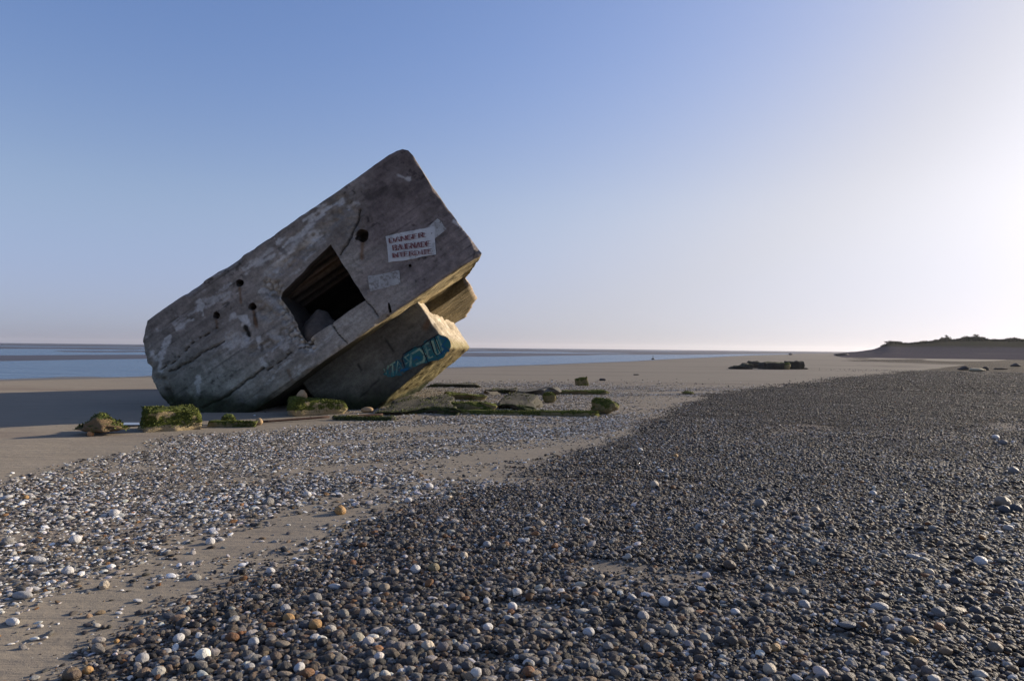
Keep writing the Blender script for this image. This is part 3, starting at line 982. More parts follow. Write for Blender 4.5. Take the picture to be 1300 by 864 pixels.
def lower_blocks():
    # lower storey: a heavy block under the slab
    nx, ny, nz = 70, 90, 40
    P, Fc = sub_box(nx, ny, nz)
    a, b, c = P[:, 0], P[:, 1], P[:, 2]
    u = -5.44 + a * (5.44 - 1.90)
    vb = -1.69 + a * (1.69 - 1.36)
    v = vb + (0.10 - vb) * c
    w = 0.86 + b * 8.5
    # back end of the sunlit face is broken away at the bottom
    u = u - 0.02 * sstep(0.75, 1.0, b) * a
    v = v + sstep(0.92, 1.0, b) * (1 - c) * 0.22 * a
    dist = [np.minimum(a, 1 - a) * 3.5, np.minimum(b, 1 - b) * 7.6, np.minimum(c, 1 - c) * 1.5]
    nrm = np.stack([np.where(dist[0] < 1e-6, np.sign(a - 0.5), 0), np.where(dist[1] < 1e-6, np.sign(b - 0.5), 0), np.where(dist[2] < 1e-6, np.sign(c - 0.5), 0)], -1)
    rough = np.where((nrm[:, 1] < -0.5), 0.014, 0.085)
    dn = rough * fbm(u * 1.8, v * 1.8, w * 1.8, seed=71, octv=5)
    under = (nrm[:, 2] < -0.5)
    dn = dn + under * 0.07 * np.minimum(fbm(u * 4, v * 4, w * 2, seed=72, octv=4), 0.1) * 1.6
    end = nrm[:, 0] > 0.5
    groove = sstep(0.10, 0.0, np.abs(w - (5.6 + 0.5 * (c - 0.5) + 0.25 * fbm(v * 3, w * 3, seed=73))))
    dn = dn - end * groove * 0.16
    dn = dn - end * 0.25 * sstep(0.35, 0.05, np.hypot((w - 6.0) / 2.0, v + 0.35))
    n_ = nrm / (np.linalg.norm(nrm, axis=1, keepdims=True) + 1e-9)
    es = np.sort(np.stack(dist, -1), 1)
    rr = 0.07 + 0.09 * np.clip(fbm(u * 3, v * 3, w * 3, seed=74, octv=3), -0.5, 1)
    pull = np.clip(1 - es[:, 1] / rr, 0, 1) ** 2 * np.clip(1 - es[:, 0] / rr, 0, 1) * rr * 0.45
    outd = np.stack([np.where(dist[i] < rr, np.sign(0.5 - P[:, i]), 0) for i in range(3)], -1)
    U = u + n_[:, 0] * dn + outd[:, 0] * pull
    Wd = w + n_[:, 1] * dn + outd[:, 1] * pull
    V = v + n_[:, 2] * dn + outd[:, 2] * pull
    px, py = front_px(u, v, 0.86)
    n1 = fbm(u * 1.0, v * 1.5, w, seed=75, octv=4)
    n3 = fbm(u * 5, v * 8, w * 4, seed=76, octv=4)
    C = np.array([0.155, 0.146, 0.124]) * (1 + 0.5 * n1 + 0.4 * n3)[:, None]
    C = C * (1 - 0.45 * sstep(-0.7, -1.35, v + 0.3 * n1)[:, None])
    isfront = b < 1e-6
    ru = 0.7 * isfront * sstep(1.2, 0.2, segdist(px, py, [(549, 385), (546, 402), (540, 415)]) / 5 + 0.5 * n3)
    C = C + ru[:, None] * (np.array([0.14, 0.075, 0.04]) - C)
    ck = 0
    for pts, r in (([(485, 427), (497, 441), (500, 447)], 0.9), ([(458, 504), (470, 492), (482, 480)], 1.0), ([(455, 462), (458, 470)], 1.2)):
        ck = np.maximum(ck, isfront * sstep(r * 1.6, r * 0.3, segdist(px + 1.5 * n3, py, pts)))
    C = C + (0.85 * ck)[:, None] * (np.array([0.02, 0.02, 0.02]) - C)
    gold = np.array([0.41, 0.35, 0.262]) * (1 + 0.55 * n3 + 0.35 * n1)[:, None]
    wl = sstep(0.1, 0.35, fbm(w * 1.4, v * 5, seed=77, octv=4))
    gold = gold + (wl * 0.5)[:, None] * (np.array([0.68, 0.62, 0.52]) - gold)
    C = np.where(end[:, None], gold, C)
    ol = np.array([0.15, 0.118, 0.055]) * (1 + 0.9 * n3)[:, None]
    C = np.where((under & ~end)[:, None], ol, C)
    lowend = end * sstep(-1.0, -1.25, v + 0.15 * n3)
    C = C + (0.75 * lowend)[:, None] * (np.array([0.20, 0.17, 0.07]) - C)
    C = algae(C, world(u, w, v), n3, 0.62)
    part("lower_block", U, Wd, V, Fc, C)
    # rear ledge under the slab
    P, Fc = sub_box(50, 60, 10)
    a, b, c = P[:, 0], P[:, 1], P[:, 2]
    w = 2.02 + b * 8.1
    um = np.interp(w, [2.0, 6.3, 10.2], [-0.62, -0.70, -1.45])
    u = -7.0 + a * (um + 7.0)
    v = -0.24 + c * 0.6 + 0.10 * (1 - a) * (c < 0.5)
    nrm = np.stack([np.where(np.minimum(a, 1 - a) < 1e-6, np.sign(a - 0.5), 0), np.where(np.minimum(b, 1 - b) < 1e-6, np.sign(b - 0.5), 0),
                    np.where(np.minimum(c, 1 - c) < 1e-6, np.sign(c - 0.5), 0)], -1)
    n_ = nrm / (np.linalg.norm(nrm, axis=1, keepdims=True) + 1e-9)
    n3 = fbm(u * 1.2, v * 6, w * 9, seed=81, octv=4)
    dn = 0.06 * n3 + 0.06 * fbm(u * 2, v * 2, w * 2, seed=82, octv=4)
    C = np.array([0.12, 0.095, 0.052]) * (1 + 1.3 * n3)[:, None]
    endf = nrm[:, 0] > 0.5
    C = np.where(endf[:, None], np.array([0.33, 0.26, 0.19]) * (1 + 0.9 * n3)[:, None], C)
    C = algae(C, world(u, w, v), n3, 0.6)
    part("rear_ledge", u + n_[:, 0] * dn, w + n_[:, 1] * dn, v + n_[:, 2] * dn, Fc, C)


lower_blocks()


def sheet(px_pts, w, name, mat, thick=0.006, parent=bunker, jag=0.0, step=0.05, label=None):
    """a thin painted patch lying on the ruin's front (points in the picture, on the plane at depth w)"""
    L = resample(uvs(px_pts, w), step, jitter=jag, seed=abs(hash(name)) % 97 if False else len(px_pts) * 7)
    g = [Vector(p) for p in L]
    n = len(L)
    vo, _, fo, _, _, _ = delaunay_2d_cdt(g, [(i, (i + 1) % n) for i in range(n)], [], 1, 1e-6)
    V = np.array([(p[0], p[1]) for p in vo])
    nv = len(V)
    front = np.stack([V[:, 0], np.full(nv, w - thick), V[:, 1]], -1)
    back = np.stack([V[:, 0], np.full(nv, w + 0.01), V[:, 1]], -1)
    fs = []
    for f in fo:
        a, b, c = V[f[0]], V[f[1]], V[f[2]]
        s = (b[0] - a[0]) * (c[1] - a[1]) - (b[1] - a[1]) * (c[0] - a[0])
        fs.append(tuple(f) if s > 0 else tuple(f)[::-1])
    fs += [tuple(nv + i for i in f[::-1]) for f in fs]
    base = BU if parent is bunker else BU
    o = mesh_obj(name, np.concatenate([front, back]) - base, fs, mat, None, False)
    o.parent = parent
    if label:
        o["label"] = label
    return o


def front_w(px, py):
    u_, v_ = uv(px, py)
    return float(front_disp(np.array([u_]), np.array([v_]))[0][0])


MWHITE = mat_paint("old_white_paint", (0.52, 0.535, 0.54), (0.24, 0.225, 0.215), 0.535, 8.0, (0.42, 0.44, 0.45))
MGREYP = mat_paint("faded_white_paint", (0.40, 0.405, 0.40), (0.20, 0.185, 0.175), 0.50, 10.0)
MRED = mat_paint("faded_red_stencil_paint", (0.17, 0.075, 0.08), (0.44, 0.42, 0.42), 0.53, 11.0)
MREDG = mat_paint("ghost_red_stencil_paint", (0.33, 0.255, 0.26), (0.46, 0.46, 0.46), 0.47, 11.0)

SIGN_PX = [(489, 299.6), (551, 288), (553.6, 323), (493.2, 333)]
WS = min(front_w(x, y) for x, y in [(495, 305), (520, 310), (545, 300), (550, 320), (500, 328), (520, 295), (535, 320), (510, 318)]) - 0.006
notice = sheet(SIGN_PX, WS, "painted_notice", MWHITE, 0.004, jag=0.04, step=0.07, label="white painted rectangle with red stencilled warning")
sheet([(543, 288), (555.5, 277), (560, 281), (567, 291), (551.5, 303), (548, 296)], WS + 0.003, "paint_patch", MGREYP, 0.003, jag=0.02, label="older pale paint patch behind the notice")
sheet([(467, 350), (506, 344), (508.5, 360), (470, 369.5)], min(front_w(470, 352), front_w(506, 358), front_w(490, 355)) - 0.004, "paint_patch", MGREYP, 0.003, jag=0.04,
      label="faded pale paint rectangle beside the opening")

FONT = {
    "D": [((0, 0), (0, 6)), ((0, 6), (2.4, 6)), ((2.4, 6), (4, 4.6)), ((4, 4.6), (4, 1.4)), ((4, 1.4), (2.4, 0)), ((2.4, 0), (0, 0))],
    "A": [((0, 0), (2, 6)), ((2, 6), (4, 0)), ((0.8, 2), (3.2, 2))],
    "N": [((0, 0), (0, 6)), ((0, 6), (4, 0)), ((4, 0), (4, 6))],
    "G": [((4, 5), (2.8, 6)), ((2.8, 6), (1, 6)), ((1, 6), (0, 4.6)), ((0, 4.6), (0, 1.4)), ((0, 1.4), (1, 0)), ((1, 0), (3, 0)), ((3, 0), (4, 1)), ((4, 1), (4, 2.8)), ((4, 2.8), (2.4, 2.8))],
    "E": [((0, 0), (0, 6)), ((0, 6), (3.6, 6)), ((0, 3.1), (3, 3.1)), ((0, 0), (3.6, 0))],
    "R": [((0, 0), (0, 6)), ((0, 6), (3, 6)), ((3, 6), (4, 4.7)), ((4, 4.7), (3, 3.2)), ((3, 3.2), (0, 3.2)), ((2, 3.2), (4, 0))],
    "B": [((0, 0), (0, 6)), ((0, 6), (3, 6)), ((3, 6), (3.8, 4.7)), ((3.8, 4.7), (3, 3.2)), ((3, 3.2), (0, 3.2)), ((3, 3.2), (4, 1.6)), ((4, 1.6), (3, 0)), ((3, 0), (0, 0))],
    "I": [((2, 0), (2, 6))],
    "T": [((2, 0), (2, 6)), ((0, 6), (4, 6))],
}
ADV = {"I": 3.0}


def lettering(name, mat, dx, dy, w):
    rows = [("DANGER", (0.075, 0.12), (0.77, 0.13), 0.17), ("BAIGNADE", (0.13, 0.40), (0.90, 0.475), 0.19), ("INTERDITE", (0.07, 0.685), (0.925, 0.77), 0.17)]
    c = [np.array(uv(*p, WS)) for p in SIGN_PX]
    V, Fc = [], []
    for text, p0, p1, h in rows:
        tot = sum(ADV.get(ch, 5.4) for ch in text) - 1.4
        x = 0
        for ch in text:
            for (ax, ay), (bx, by) in FONT[ch]:
                vert = abs(bx - ax) < abs(by - ay)
                hw = 0.70 if vert else 0.24
                L = math.hypot(bx - ax, by - ay)
                nx_, ny_ = -(by - ay) / L * hw, (bx - ax) / L * hw
                ex, ey = (bx - ax) / L * 0.2, (by - ay) / L * 0.2
                q = [(ax + nx_ - ex, ay + ny_ - ey), (bx + nx_ + ex, by + ny_ + ey), (bx - nx_ + ex, by - ny_ + ey), (ax - nx_ - ex, ay - ny_ - ey)]
                s0 = len(V)
                for (gx, gy) in q:
                    f = (x + gx) / tot
                    s = p0[0] + (p1[0] - p0[0]) * f + dx
                    t_ = p0[1] + (p1[1] - p0[1]) * f + h * (1 - gy / 6.0) + dy
                    top = c[0] + (c[1] - c[0]) * s
                    bot = c[3] + (c[2] - c[3]) * s
                    pt = top + (bot - top) * t_
                    V.append((pt[0], w - 0.0004 * (len(Fc) % 7), pt[1]))
                Fc.append((s0, s0 + 1, s0 + 2, s0 + 3))
            x += ADV.get(ch, 5.4)
    o = mesh_obj(name, np.array(V) - BU, Fc, mat, None, False)
    o.parent = notice
    return o


lettering("lettering", MREDG, 0.034, 0.016, WS - 0.007)
lettering("lettering", MRED, 0.0, 0.0, WS - 0.012)

# graffiti on the lower block
WG = 0.845


def cr(x, y):
    return (470 + x / 8.643, 410 + y / 8.64)


MTEAL = mat_paint("teal_spray_paint", (0.014, 0.078, 0.110), (0.080, 0.082, 0.075), 0.50, 6.0, (0.018, 0.120, 0.135))
MGRN = mat_paint("pale_green_spray_paint", (0.24, 0.34, 0.245), (0.04, 0.12, 0.13), 0.50, 7.0, (0.08, 0.20, 0.20))
MBLUE = mat_paint("blue_spray_paint", (0.016, 0.105, 0.21), (0.03, 0.09, 0.13), 0.58, 4.0)
MBLK = mat_paint("dark_outline_paint", (0.012, 0.02, 0.03), (0.05, 0.06, 0.06), 0.6, 8.0)
gpoly = [(150, 560), (200, 480), (240, 430), (320, 395), (350, 350), (400, 310), (470, 275), (555, 255), (600, 210), (660, 178), (710, 150), (745, 128), (800, 140),
         (850, 195), (882, 262), (870, 330), (800, 372), (720, 395), (640, 430), (570, 465), (500, 500), (420, 540), (350, 590), (270, 600), (200, 585)]
graf = sheet([cr(*p) for p in gpoly], WG, "graffiti", MTEAL, 0.004, jag=0.13, step=0.05, label="teal and pale green spray painted lettering")


def stroke(pts, wd, mat, w, name="letter_stroke"):
    P = np.array([cr(*p) for p in pts], float)
    d = np.gradient(P, axis=0)
    n = np.stack([-d[:, 1], d[:, 0]], -1) / (np.linalg.norm(d, axis=1, keepdims=True) + 1e-9)
    poly = np.concatenate([P + n * wd / 2, (P - n * wd / 2)[::-1]])
    o = sheet([tuple(p) for p in poly], w, name, mat, 0.003, jag=0.012, step=0.05)
    o.parent = graf
    return o


for pts, wd in (([(150, 500), (170, 560), (200, 465)], 2.2), ([(215, 465), (275, 425)], 2.2), ([(245, 450), (250, 575)], 2.2), ([(285, 560), (305, 415), (350, 500)], 2.2),
                ([(290, 500), (330, 480)], 1.8), ([(430, 340), (380, 375), (430, 420), (385, 450)], 2.6), ([(440, 480), (450, 340), (540, 285), (600, 340), (585, 420), (500, 455)], 3.0),
                ([(600, 240), (650, 390)], 2.8), ([(600, 240), (640, 215)], 2.4), ([(625, 305), (660, 285)], 2.0), ([(650, 385), (690, 365)], 2.2),
                ([(680, 190), (725, 345), (770, 330), (720, 180)], 2.6), ([(745, 140), (810, 330)], 3.0)):
    stroke(pts, wd, MGRN, WG - 0.006)
for pts, wd in (([(470, 400), (510, 370), (550, 390)], 3.5), ([(760, 160), (840, 180), (790, 250), (865, 310)], 3.0), ([(820, 300), (760, 355)], 3.5), ([(330, 520), (420, 500)], 3.0)):
    stroke(pts, wd, MBLUE, WG - 0.010)
for pts, wd in (([(560, 245), (620, 400), (640, 440)], 1.1), ([(655, 180), (700, 320), (740, 370)], 1.0), ([(705, 155), (760, 300), (790, 340)], 1.0), ([(470, 275), (560, 250), (650, 180), (745, 125)], 1.1),
                ([(355, 345), (470, 275)], 0.9), ([(360, 350), (350, 400), (380, 480)], 0.9)):
    stroke(pts, wd, MBLK, WG - 0.014)

# ------------------------------------------------------------------ stones, slabs and mossy blocks
MOSS_A, MOSS_B = (0.022, 0.034, 0.008), (0.135, 0.150, 0.024)
M_SAND = mat_mossy("mossy_sandy_concrete", (0.34, 0.27, 0.16), MOSS_A, MOSS_B, 0.22)
M_DARK = mat_mossy("mossy_dark_slab", (0.085, 0.08, 0.065), (0.014, 0.022, 0.008), (0.055, 0.068, 0.02), 0.62)
M_GREEN = mat_mossy("very_mossy_concrete", (0.20, 0.17, 0.09), MOSS_A, MOSS_B, 0.0)
M_MOSS = mat_plain("green_moss", (0.088, 0.105, 0.020), 0.85, 0.75, 9.0)
M_ROCK = mat_plain("tan_rock", (0.36, 0.25, 0.14), 0.85, 0.4, 25.0)
M_FAR = mat_mossy("dark_distant_blocks", (0.05, 0.045, 0.035), (0.012, 0.018, 0.008), (0.05, 0.06, 0.02), 0.35, 1.5)
M_RUST = mat_plain("rusty_iron", (0.052, 0.027, 0.019), 0.85, 0.5, 30.0)
M_DKROCK = mat_plain("dark_rock", (0.05, 0.046, 0.045), 0.85, 0.4, 3.0)


def moss_tufts(parent, V, Fc, n, size, zmin, seed, side=0.35):
    """short blades of weed rooted on the upper faces and hanging over the edge"""
    r = np.random.default_rng(seed)
    tri = []
    for f in Fc:
        a = V[f[0]]
        for i in range(1, len(f) - 1):
            tri.append((a, V[f[i]], V[f[i + 1]]))
    T = np.array(tri)
    nr = np.cross(T[:, 1] - T[:, 0], T[:, 2] - T[:, 0])
    ar = np.linalg.norm(nr, axis=1)
    nn = nr / (ar[:, None] + 1e-12)
    zc = T[:, :, 2].mean(1)
    p = ar * np.clip(nn[:, 2] + side, 0.0, 1) * (zc > zmin)
    p = p * np.clip(0.35 + 1.6 * fbm(T[:, 0, 0] * 4, T[:, 0, 1] * 4, zc * 4, seed=seed, octv=2), 0, 1)
    if p.sum() <= 0:
        return
    ii = r.choice(len(T), n, p=p / p.sum())
    b = r.random((n, 2))
    b = np.where((b.sum(1) > 1)[:, None], 1 - b, b)
    P = T[ii, 0] + (T[ii, 1] - T[ii, 0]) * b[:, :1] + (T[ii, 2] - T[ii, 0]) * b[:, 1:]
    N = nn[ii]
    rd = r.normal(size=(n, 3))
    L = size * (0.5 + r.random(n))
    dirn = N * 0.7 + rd * 0.45 + np.array([0, 0, -0.55])[None] * (1 - np.clip(N[:, 2:], 0, 1))
    dirn /= np.linalg.norm(dirn, axis=1, keepdims=True)
    sd_ = np.cross(dirn, rd)
    sd_ /= np.linalg.norm(sd_, axis=1, keepdims=True) + 1e-9
    wd = L * 0.30
    base = P - N * 0.006
    Vt = np.stack([base - sd_ * wd[:, None], base + sd_ * wd[:, None], base + dirn * L[:, None] + sd_ * wd[:, None] * 0.3,
                   base + dirn * L[:, None] * 0.9 - sd_ * wd[:, None] * 0.5], 1).reshape(-1, 3)
    f = np.arange(n * 4).reshape(n, 4)
    mesh_obj("moss", Vt, f, M_MOSS, parent, False)


def block(name, label, cat, xl, xr, yb, yt, depth, rot, mat, wear=0.06, amp=0.05, seed=0, moss=0, sink=0.06, shape=None, group=None, tilt=(0, 0), cell=None, mossmap=None, tuft=0.035, side=0.35):
    rag = 0.42 if name == "broken_slab" else 0.10
    if name == "broken_slab":
        yt = yb - (yb - yt) * 0.74
        wear, amp = wear * 0.7, amp * 0.6
    cxp = (xl + xr) / 2
    base = at(cxp, yb)
    s = base[1] / F
    if name == "broken_slab":
        depth *= 1.25
        rot += random.Random(seed).uniform(-0.16, 0.16)
        tilt = (random.Random(seed + 1).uniform(0.0, 0.07), random.Random(seed + 2).uniform(-0.05, 0.05))
    c_, s_ = math.cos(rot), abs(math.sin(rot))
    L = max(0.05, ((xr - xl) * s - depth * s_) / c_)
    H = (yb - yt) * s
    off = (L * s_ + depth * c_) / 2
    loc = np.array([base[0] * (base[1] + off) / base[1], base[1] + off, 0.0])
    loc[2] = gz(base[0], base[1]) - sink
    cell = cell or max(0.03, min(L, 1.2) / 28)
    V, Fc, P = rough_box(L, depth, H + sink, cell, amp, wear, seed, shape, rag=rag)
    if mossmap is None and mat is M_DARK:
        mossmap = lambda P: np.where(P[:, 1] < 0.04, 0.75, 0.0)
    mm = np.zeros(len(V)) if mossmap is None else mossmap(P)
    o = mesh_obj(name, V, Fc, mat, None, True, attrs={"moss": mm})
    o.location = tuple(loc)
    o.rotation_euler = (tilt[0], tilt[1], rot)
    tag(o, label, cat, group)
    if moss:
        moss_tufts(o, V, Fc, int(moss * (0.6 if name == "broken_slab" else 1.3)), tuft, H * 0.22 + sink, seed + 5, max(side, 0.5))
    return o


def rock(name, label, cat, cxp, yb, wpx, hpx, mat, seed=0, depth=0.8, sink=0.12, lump=0.22, sub=4, flat=0.0, moss=0, group=None, rot=0.0, cut=None):
    base = at(cxp, yb)
    s = base[1] / F
    W_, H_ = wpx * s, hpx * s
    bm = bmesh.new()
    bmesh.ops.create_icosphere(bm, subdivisions=sub, radius=1.0)
    V = np.array([v.co for v in bm.verts])
    Fc = [tuple(v.index for v in f.verts) for f in bm.faces]
    bm.free()
    n = fbm(V[:, 0] * 1.3 + seed, V[:, 1] * 1.3, V[:, 2] * 1.3, seed=seed, octv=4)
    V = V * (1 + lump * 1.6 * n)[:, None]
    if cut is not None:
        V = cut(V)
    V = V / np.abs(V).max(0)
    H2 = H_ * (1 + sink)
    V = V * np.array([W_ / 2, W_ / 2 * depth, H2 / 2])
    V[:, 2] += H2 / 2
    o = mesh_obj(name, V, Fc, mat, None, True, attrs={"moss": np.zeros(len(V))})
    o.location = (base[0], base[1] + W_ / 2 * depth * 0.5, gz(base[0], base[1]) - H_ * sink)
    o.rotation_euler = (0, 0, rot)
    tag(o, label, cat, group)
    if moss:
        moss_tufts(o, V, Fc, moss, max(0.03, W_ * 0.035), H2 * 0.25, seed + 9)
    return o


def top_moss(P):
    return np.where(P[:, 2] > 0.38, 0.38, -0.25) + 0.25 * (P[:, 0] < 0.2)


block("mossy_block", "squared concrete block with green moss over its upper half, left of the bunker foot", "block", 175, 258, 549, 520, 0.75, 0.62, M_SAND, 0.09, 0.09, 3, moss=2600,
      mossmap=top_moss)


def wedge(P, Q):
    Q = Q.copy()
    Q[:, 2] *= 1 - 0.22 * P[:, 0]
    Q[:, 1] *= 0.8 + 0.2 * P[:, 2]
    return Q


block("mossy_slab", "long slab thick with bright green moss at the bunker foot, a stone on top", "slab", 362, 441, 529.5, 507, 0.7, 0.55, M_SAND, 0.09, 0.06, 4, moss=3000, shape=wedge, mossmap=top_moss)


def peak(V):
    V = V.copy()
    k_ = np.clip(1 - np.abs(V[:, 0] - 0.15) * 0.85, 0.25, 1)
    V[:, 2] = np.where(V[:, 2] > 0, V[:, 2] * k_, V[:, 2] * 0.4)
    return V


rock("mossy_boulder", "jagged brown boulder capped with dark green moss at the far left", "boulder", 117, 553, 72, 29, mat_mossy("mossy_brown_boulder", (0.15, 0.105, 0.06), MOSS_A, (0.06, 0.075, 0.016), 0.22, 4.0), 12, 0.7, sink=0.4, lump=0.34, cut=peak, moss=900)
rock("stone", "small orange stone leaning on the jagged mossy boulder", "stone", 113.5, 554, 8, 7, mat_plain("orange_rock", (0.42, 0.22, 0.10), 0.8), 3, sub=3)
_s = rock("stone", "round tan stone balanced on the bright mossy slab", "stone", 383, 507, 11, 11, M_ROCK, 8, sub=3, sink=0.0)
_p = at_depth(383, 508.5, 17.0)
_s.location = tuple(_p)
_s.scale = (1.0,) * 3
rock("stone", "small tan stone at the left end of the rusty rail", "stone", 328, 539, 9, 9, M_ROCK, 17, sub=3)
block("kerb", "low dark weed covered concrete kerb left of the rusty rail", "kerb", 266, 326, 542, 534.5, 0.25, 0.06, M_GREEN, 0.04, 0.04, 31, moss=900, tuft=0.03)
rock("seaweed_clump", "leafy bright green seaweed clump on the low kerb", "seaweed", 290, 538, 19, 14, M_MOSS, 15, 0.8, lump=0.45, sub=3, moss=700)


def pipe(name, label, cat, a, b, rad, mat):
    a, b = np.array(a), np.array(b)
    bm = bmesh.new()
    bmesh.ops.create_cone(bm, segments=12, radius1=rad, radius2=rad, depth=1.0, cap_ends=True)
    for e_ in range(3):
        bmesh.ops.subdivide_edges(bm, edges=[e for e in bm.edges if abs(e.verts[0].co.z - e.verts[1].co.z) > 1e-4], cuts=1)
    L = np.linalg.norm(b - a)
    V = np.array([v.co for v in bm.verts])
    V[:, 2] *= L
    nz = fbm(V[:, 2] * 2, V[:, 0] * 20, V[:, 1] * 20, seed=5)
    V[:, :2] *= (1 + 0.35 * nz)[:, None]
    V[:, 0] += 0.02 * np.sin(V[:, 2] * 1.3)
    Fc = [tuple(v.index for v in f.verts) for f in bm.faces]
    bm.free()
    o = mesh_obj(name, V, Fc, mat, None, True)
    o.location = tuple((a + b) / 2)
    o.rotation_euler = Vector(b - a).to_track_quat("Z", "Y").to_euler()
    tag(o, label, cat)
    return o


pipe("iron_rail", "long rusty iron rail lying at the bunker foot beside the mossy slab", "rail", at(331, 535, 0.04) , at(418, 529, 0.07), 0.026, M_RUST)
pipe("iron_rail", "thin rusty iron bar right of the long rail, left of the flat slabs", "rail", at(446, 528, 0.08), at(486, 526, 0.08), 0.03, M_RUST)
rock("stone", "rough yellow brown stone at the bottom corner of the lower concrete block", "stone", 465, 525.5, 17, 7.5, M_ROCK, 22, 0.6, sub=3)
rock("stone", "flat grey brown stone beside the right end of the mossy slab", "stone", 437, 531, 19, 5, mat_plain("grey_rock", (0.20, 0.17, 0.14), 0.85), 24, 0.5, sub=3)


def tiltslab(P, Q):
    Q = Q.copy()
    Q[:, 0] += (P[:, 2] - 0.5) * 0.0
    Q[:, 2] *= 0.55 + 0.45 * P[:, 1]
    Q[:, 0] *= 1 - 0.25 * P[:, 1]
    return Q


def taper(P, Q):
    Q = Q.copy()
    Q[:, 2] *= 0.45 + 0.55 * P[:, 0]
    Q[:, 1] *= 0.55 + 0.45 * P[:, 0]
    return Q


SG = None
block("broken_slab", "dark flat slab with a mossy front edge, nearest slab to the lower block", "slab", 492, 579, 528, 506, 1.3, 0.05, M_DARK, 0.05, 0.07, 41, moss=1500, shape=tiltslab, side=0.5)
block("broken_slab", "narrow mossy slab edge right of the nearest dark slab", "slab", 566, 624, 524.5, 513, 0.30, -0.03, M_GREEN, 0.04, 0.04, 42, moss=700)
block("broken_slab", "broad tilted dark slab in the middle of the broken slabs", "slab", 622, 694, 523.5, 502, 1.2, -0.05, M_DARK, 0.06, 0.06, 43, moss=500, shape=tiltslab)
block("broken_slab", "short mossy slab behind the nearest dark slab", "slab", 566, 612, 508, 499, 0.5, 0.05, M_GREEN, 0.05, 0.04, 44, moss=600)
block("broken_slab", "thin flat slab lying farthest back beside the lower block", "slab", 550, 604, 491.5, 486.5, 0.5, 0.03, M_DARK, 0.04, 0.04, 45, moss=200)
block("broken_slab", "pale flat slab between the back slab and the tilted grey slab", "slab", 612, 640, 501, 495.5, 0.6, 0.2, mat_mossy("pale_slab", (0.19, 0.17, 0.13), MOSS_A, MOSS_B, 0.75), 0.05, 0.05, 46, shape=tiltslab)
block("broken_slab", "small dark slab with a mossy top left of the tilted grey slab", "slab", 622, 658, 500, 492.5, 0.5, -0.35, M_DARK, 0.05, 0.05, 47, moss=300)
block("broken_slab", "tilted grey slab rising to the right at the back of the slabs", "slab", 656, 706, 501, 489, 0.9, 0.05, mat_mossy("grey_slab", (0.12, 0.115, 0.10), MOSS_A, MOSS_B, 0.8), 0.05, 0.05, 48, shape=taper)
rock("mossy_stone", "bright mossy stone at the right end of the middle slab", "stone", 697, 511, 18, 15, M_GREEN, 51, 0.8, moss=700, sub=3)
block("broken_slab", "low mossy strip of slab running right from the grey slab", "slab", 702, 762, 500.5, 494.5, 0.35, 0.0, M_GREEN, 0.06, 0.09, 49, moss=900)
block("kerb", "long low mossy concrete kerb ending at the round mossy boulder", "kerb", 560, 756, 529, 523.5, 0.22, 0.035, M_GREEN, 0.03, 0.04, 50, moss=1800, tuft=0.03, cell=0.06)
block("kerb", "short dark kerb piece in front of the thin rusty bar", "kerb", 424, 500, 534, 529.5, 0.22, 0.02, M_DARK, 0.03, 0.04, 52, moss=700, tuft=0.03, cell=0.05)
rock("mossy_boulder", "round lumpy boulder covered in green moss right of the slabs", "boulder", 768, 526, 39, 20, M_GREEN, 61, 0.8, lump=0.3, moss=1600, cut=None)
block("mossy_block", "small square mossy block standing alone on the sand behind the slabs", "block", 730, 748, 489.5, 479.5, 0.35, 0.5, M_GREEN, 0.06, 0.05, 62, moss=500, tilt=(0.0, -0.15))
rock("stone", "small dark stone on the sand right of the lone mossy block", "stone", 765.5, 483, 9, 3, M_DKROCK, 63, sub=3)
rock("mossy_stone", "flat mossy stone at the edge of the shingle towards the distant blocks", "stone", 874, 500.5, 16, 4, M_GREEN, 64, 0.7, sub=3, moss=200)
for i_, (x_, y_, w_, h_) in enumerate(((808, 476, 8, 1.6), (548, 0, 0, 0))):
    if w_:
        rock("stone", "tiny dark stone far out on the bare sand", "stone", x_, y_, w_, h_, M_DKROCK, 70 + i_, sub=2)

# lump of fallen concrete inside the opening
bm = bmesh.new()
bmesh.ops.create_icosphere(bm, subdivisions=4, radius=1.0)
V = np.array([v.co for v in bm.verts])
Fc = [tuple(v.index for v in f.verts) for f in bm.faces]
bm.free()
V = V * (1 + 0.42 * fbm(V[:, 0] * 1.6, V[:, 1] * 1.6, V[:, 2] * 1.6, seed=9, octv=5))[:, None] * np.array([0.58, 0.45, 0.66])
o = mesh_obj("rubble_lump", V, Fc, mat_plain("grey_rubble", (0.085, 0.070, 0.060), 0.95, 0.5, 9.0))
cu = uv(400, 424, 0.55)
o.location = tuple(world(cu[0], 0.62, cu[1] - 0.10).ravel())
tag(o, "dark rounded lump of rubble inside the bunker's square opening", "rubble")

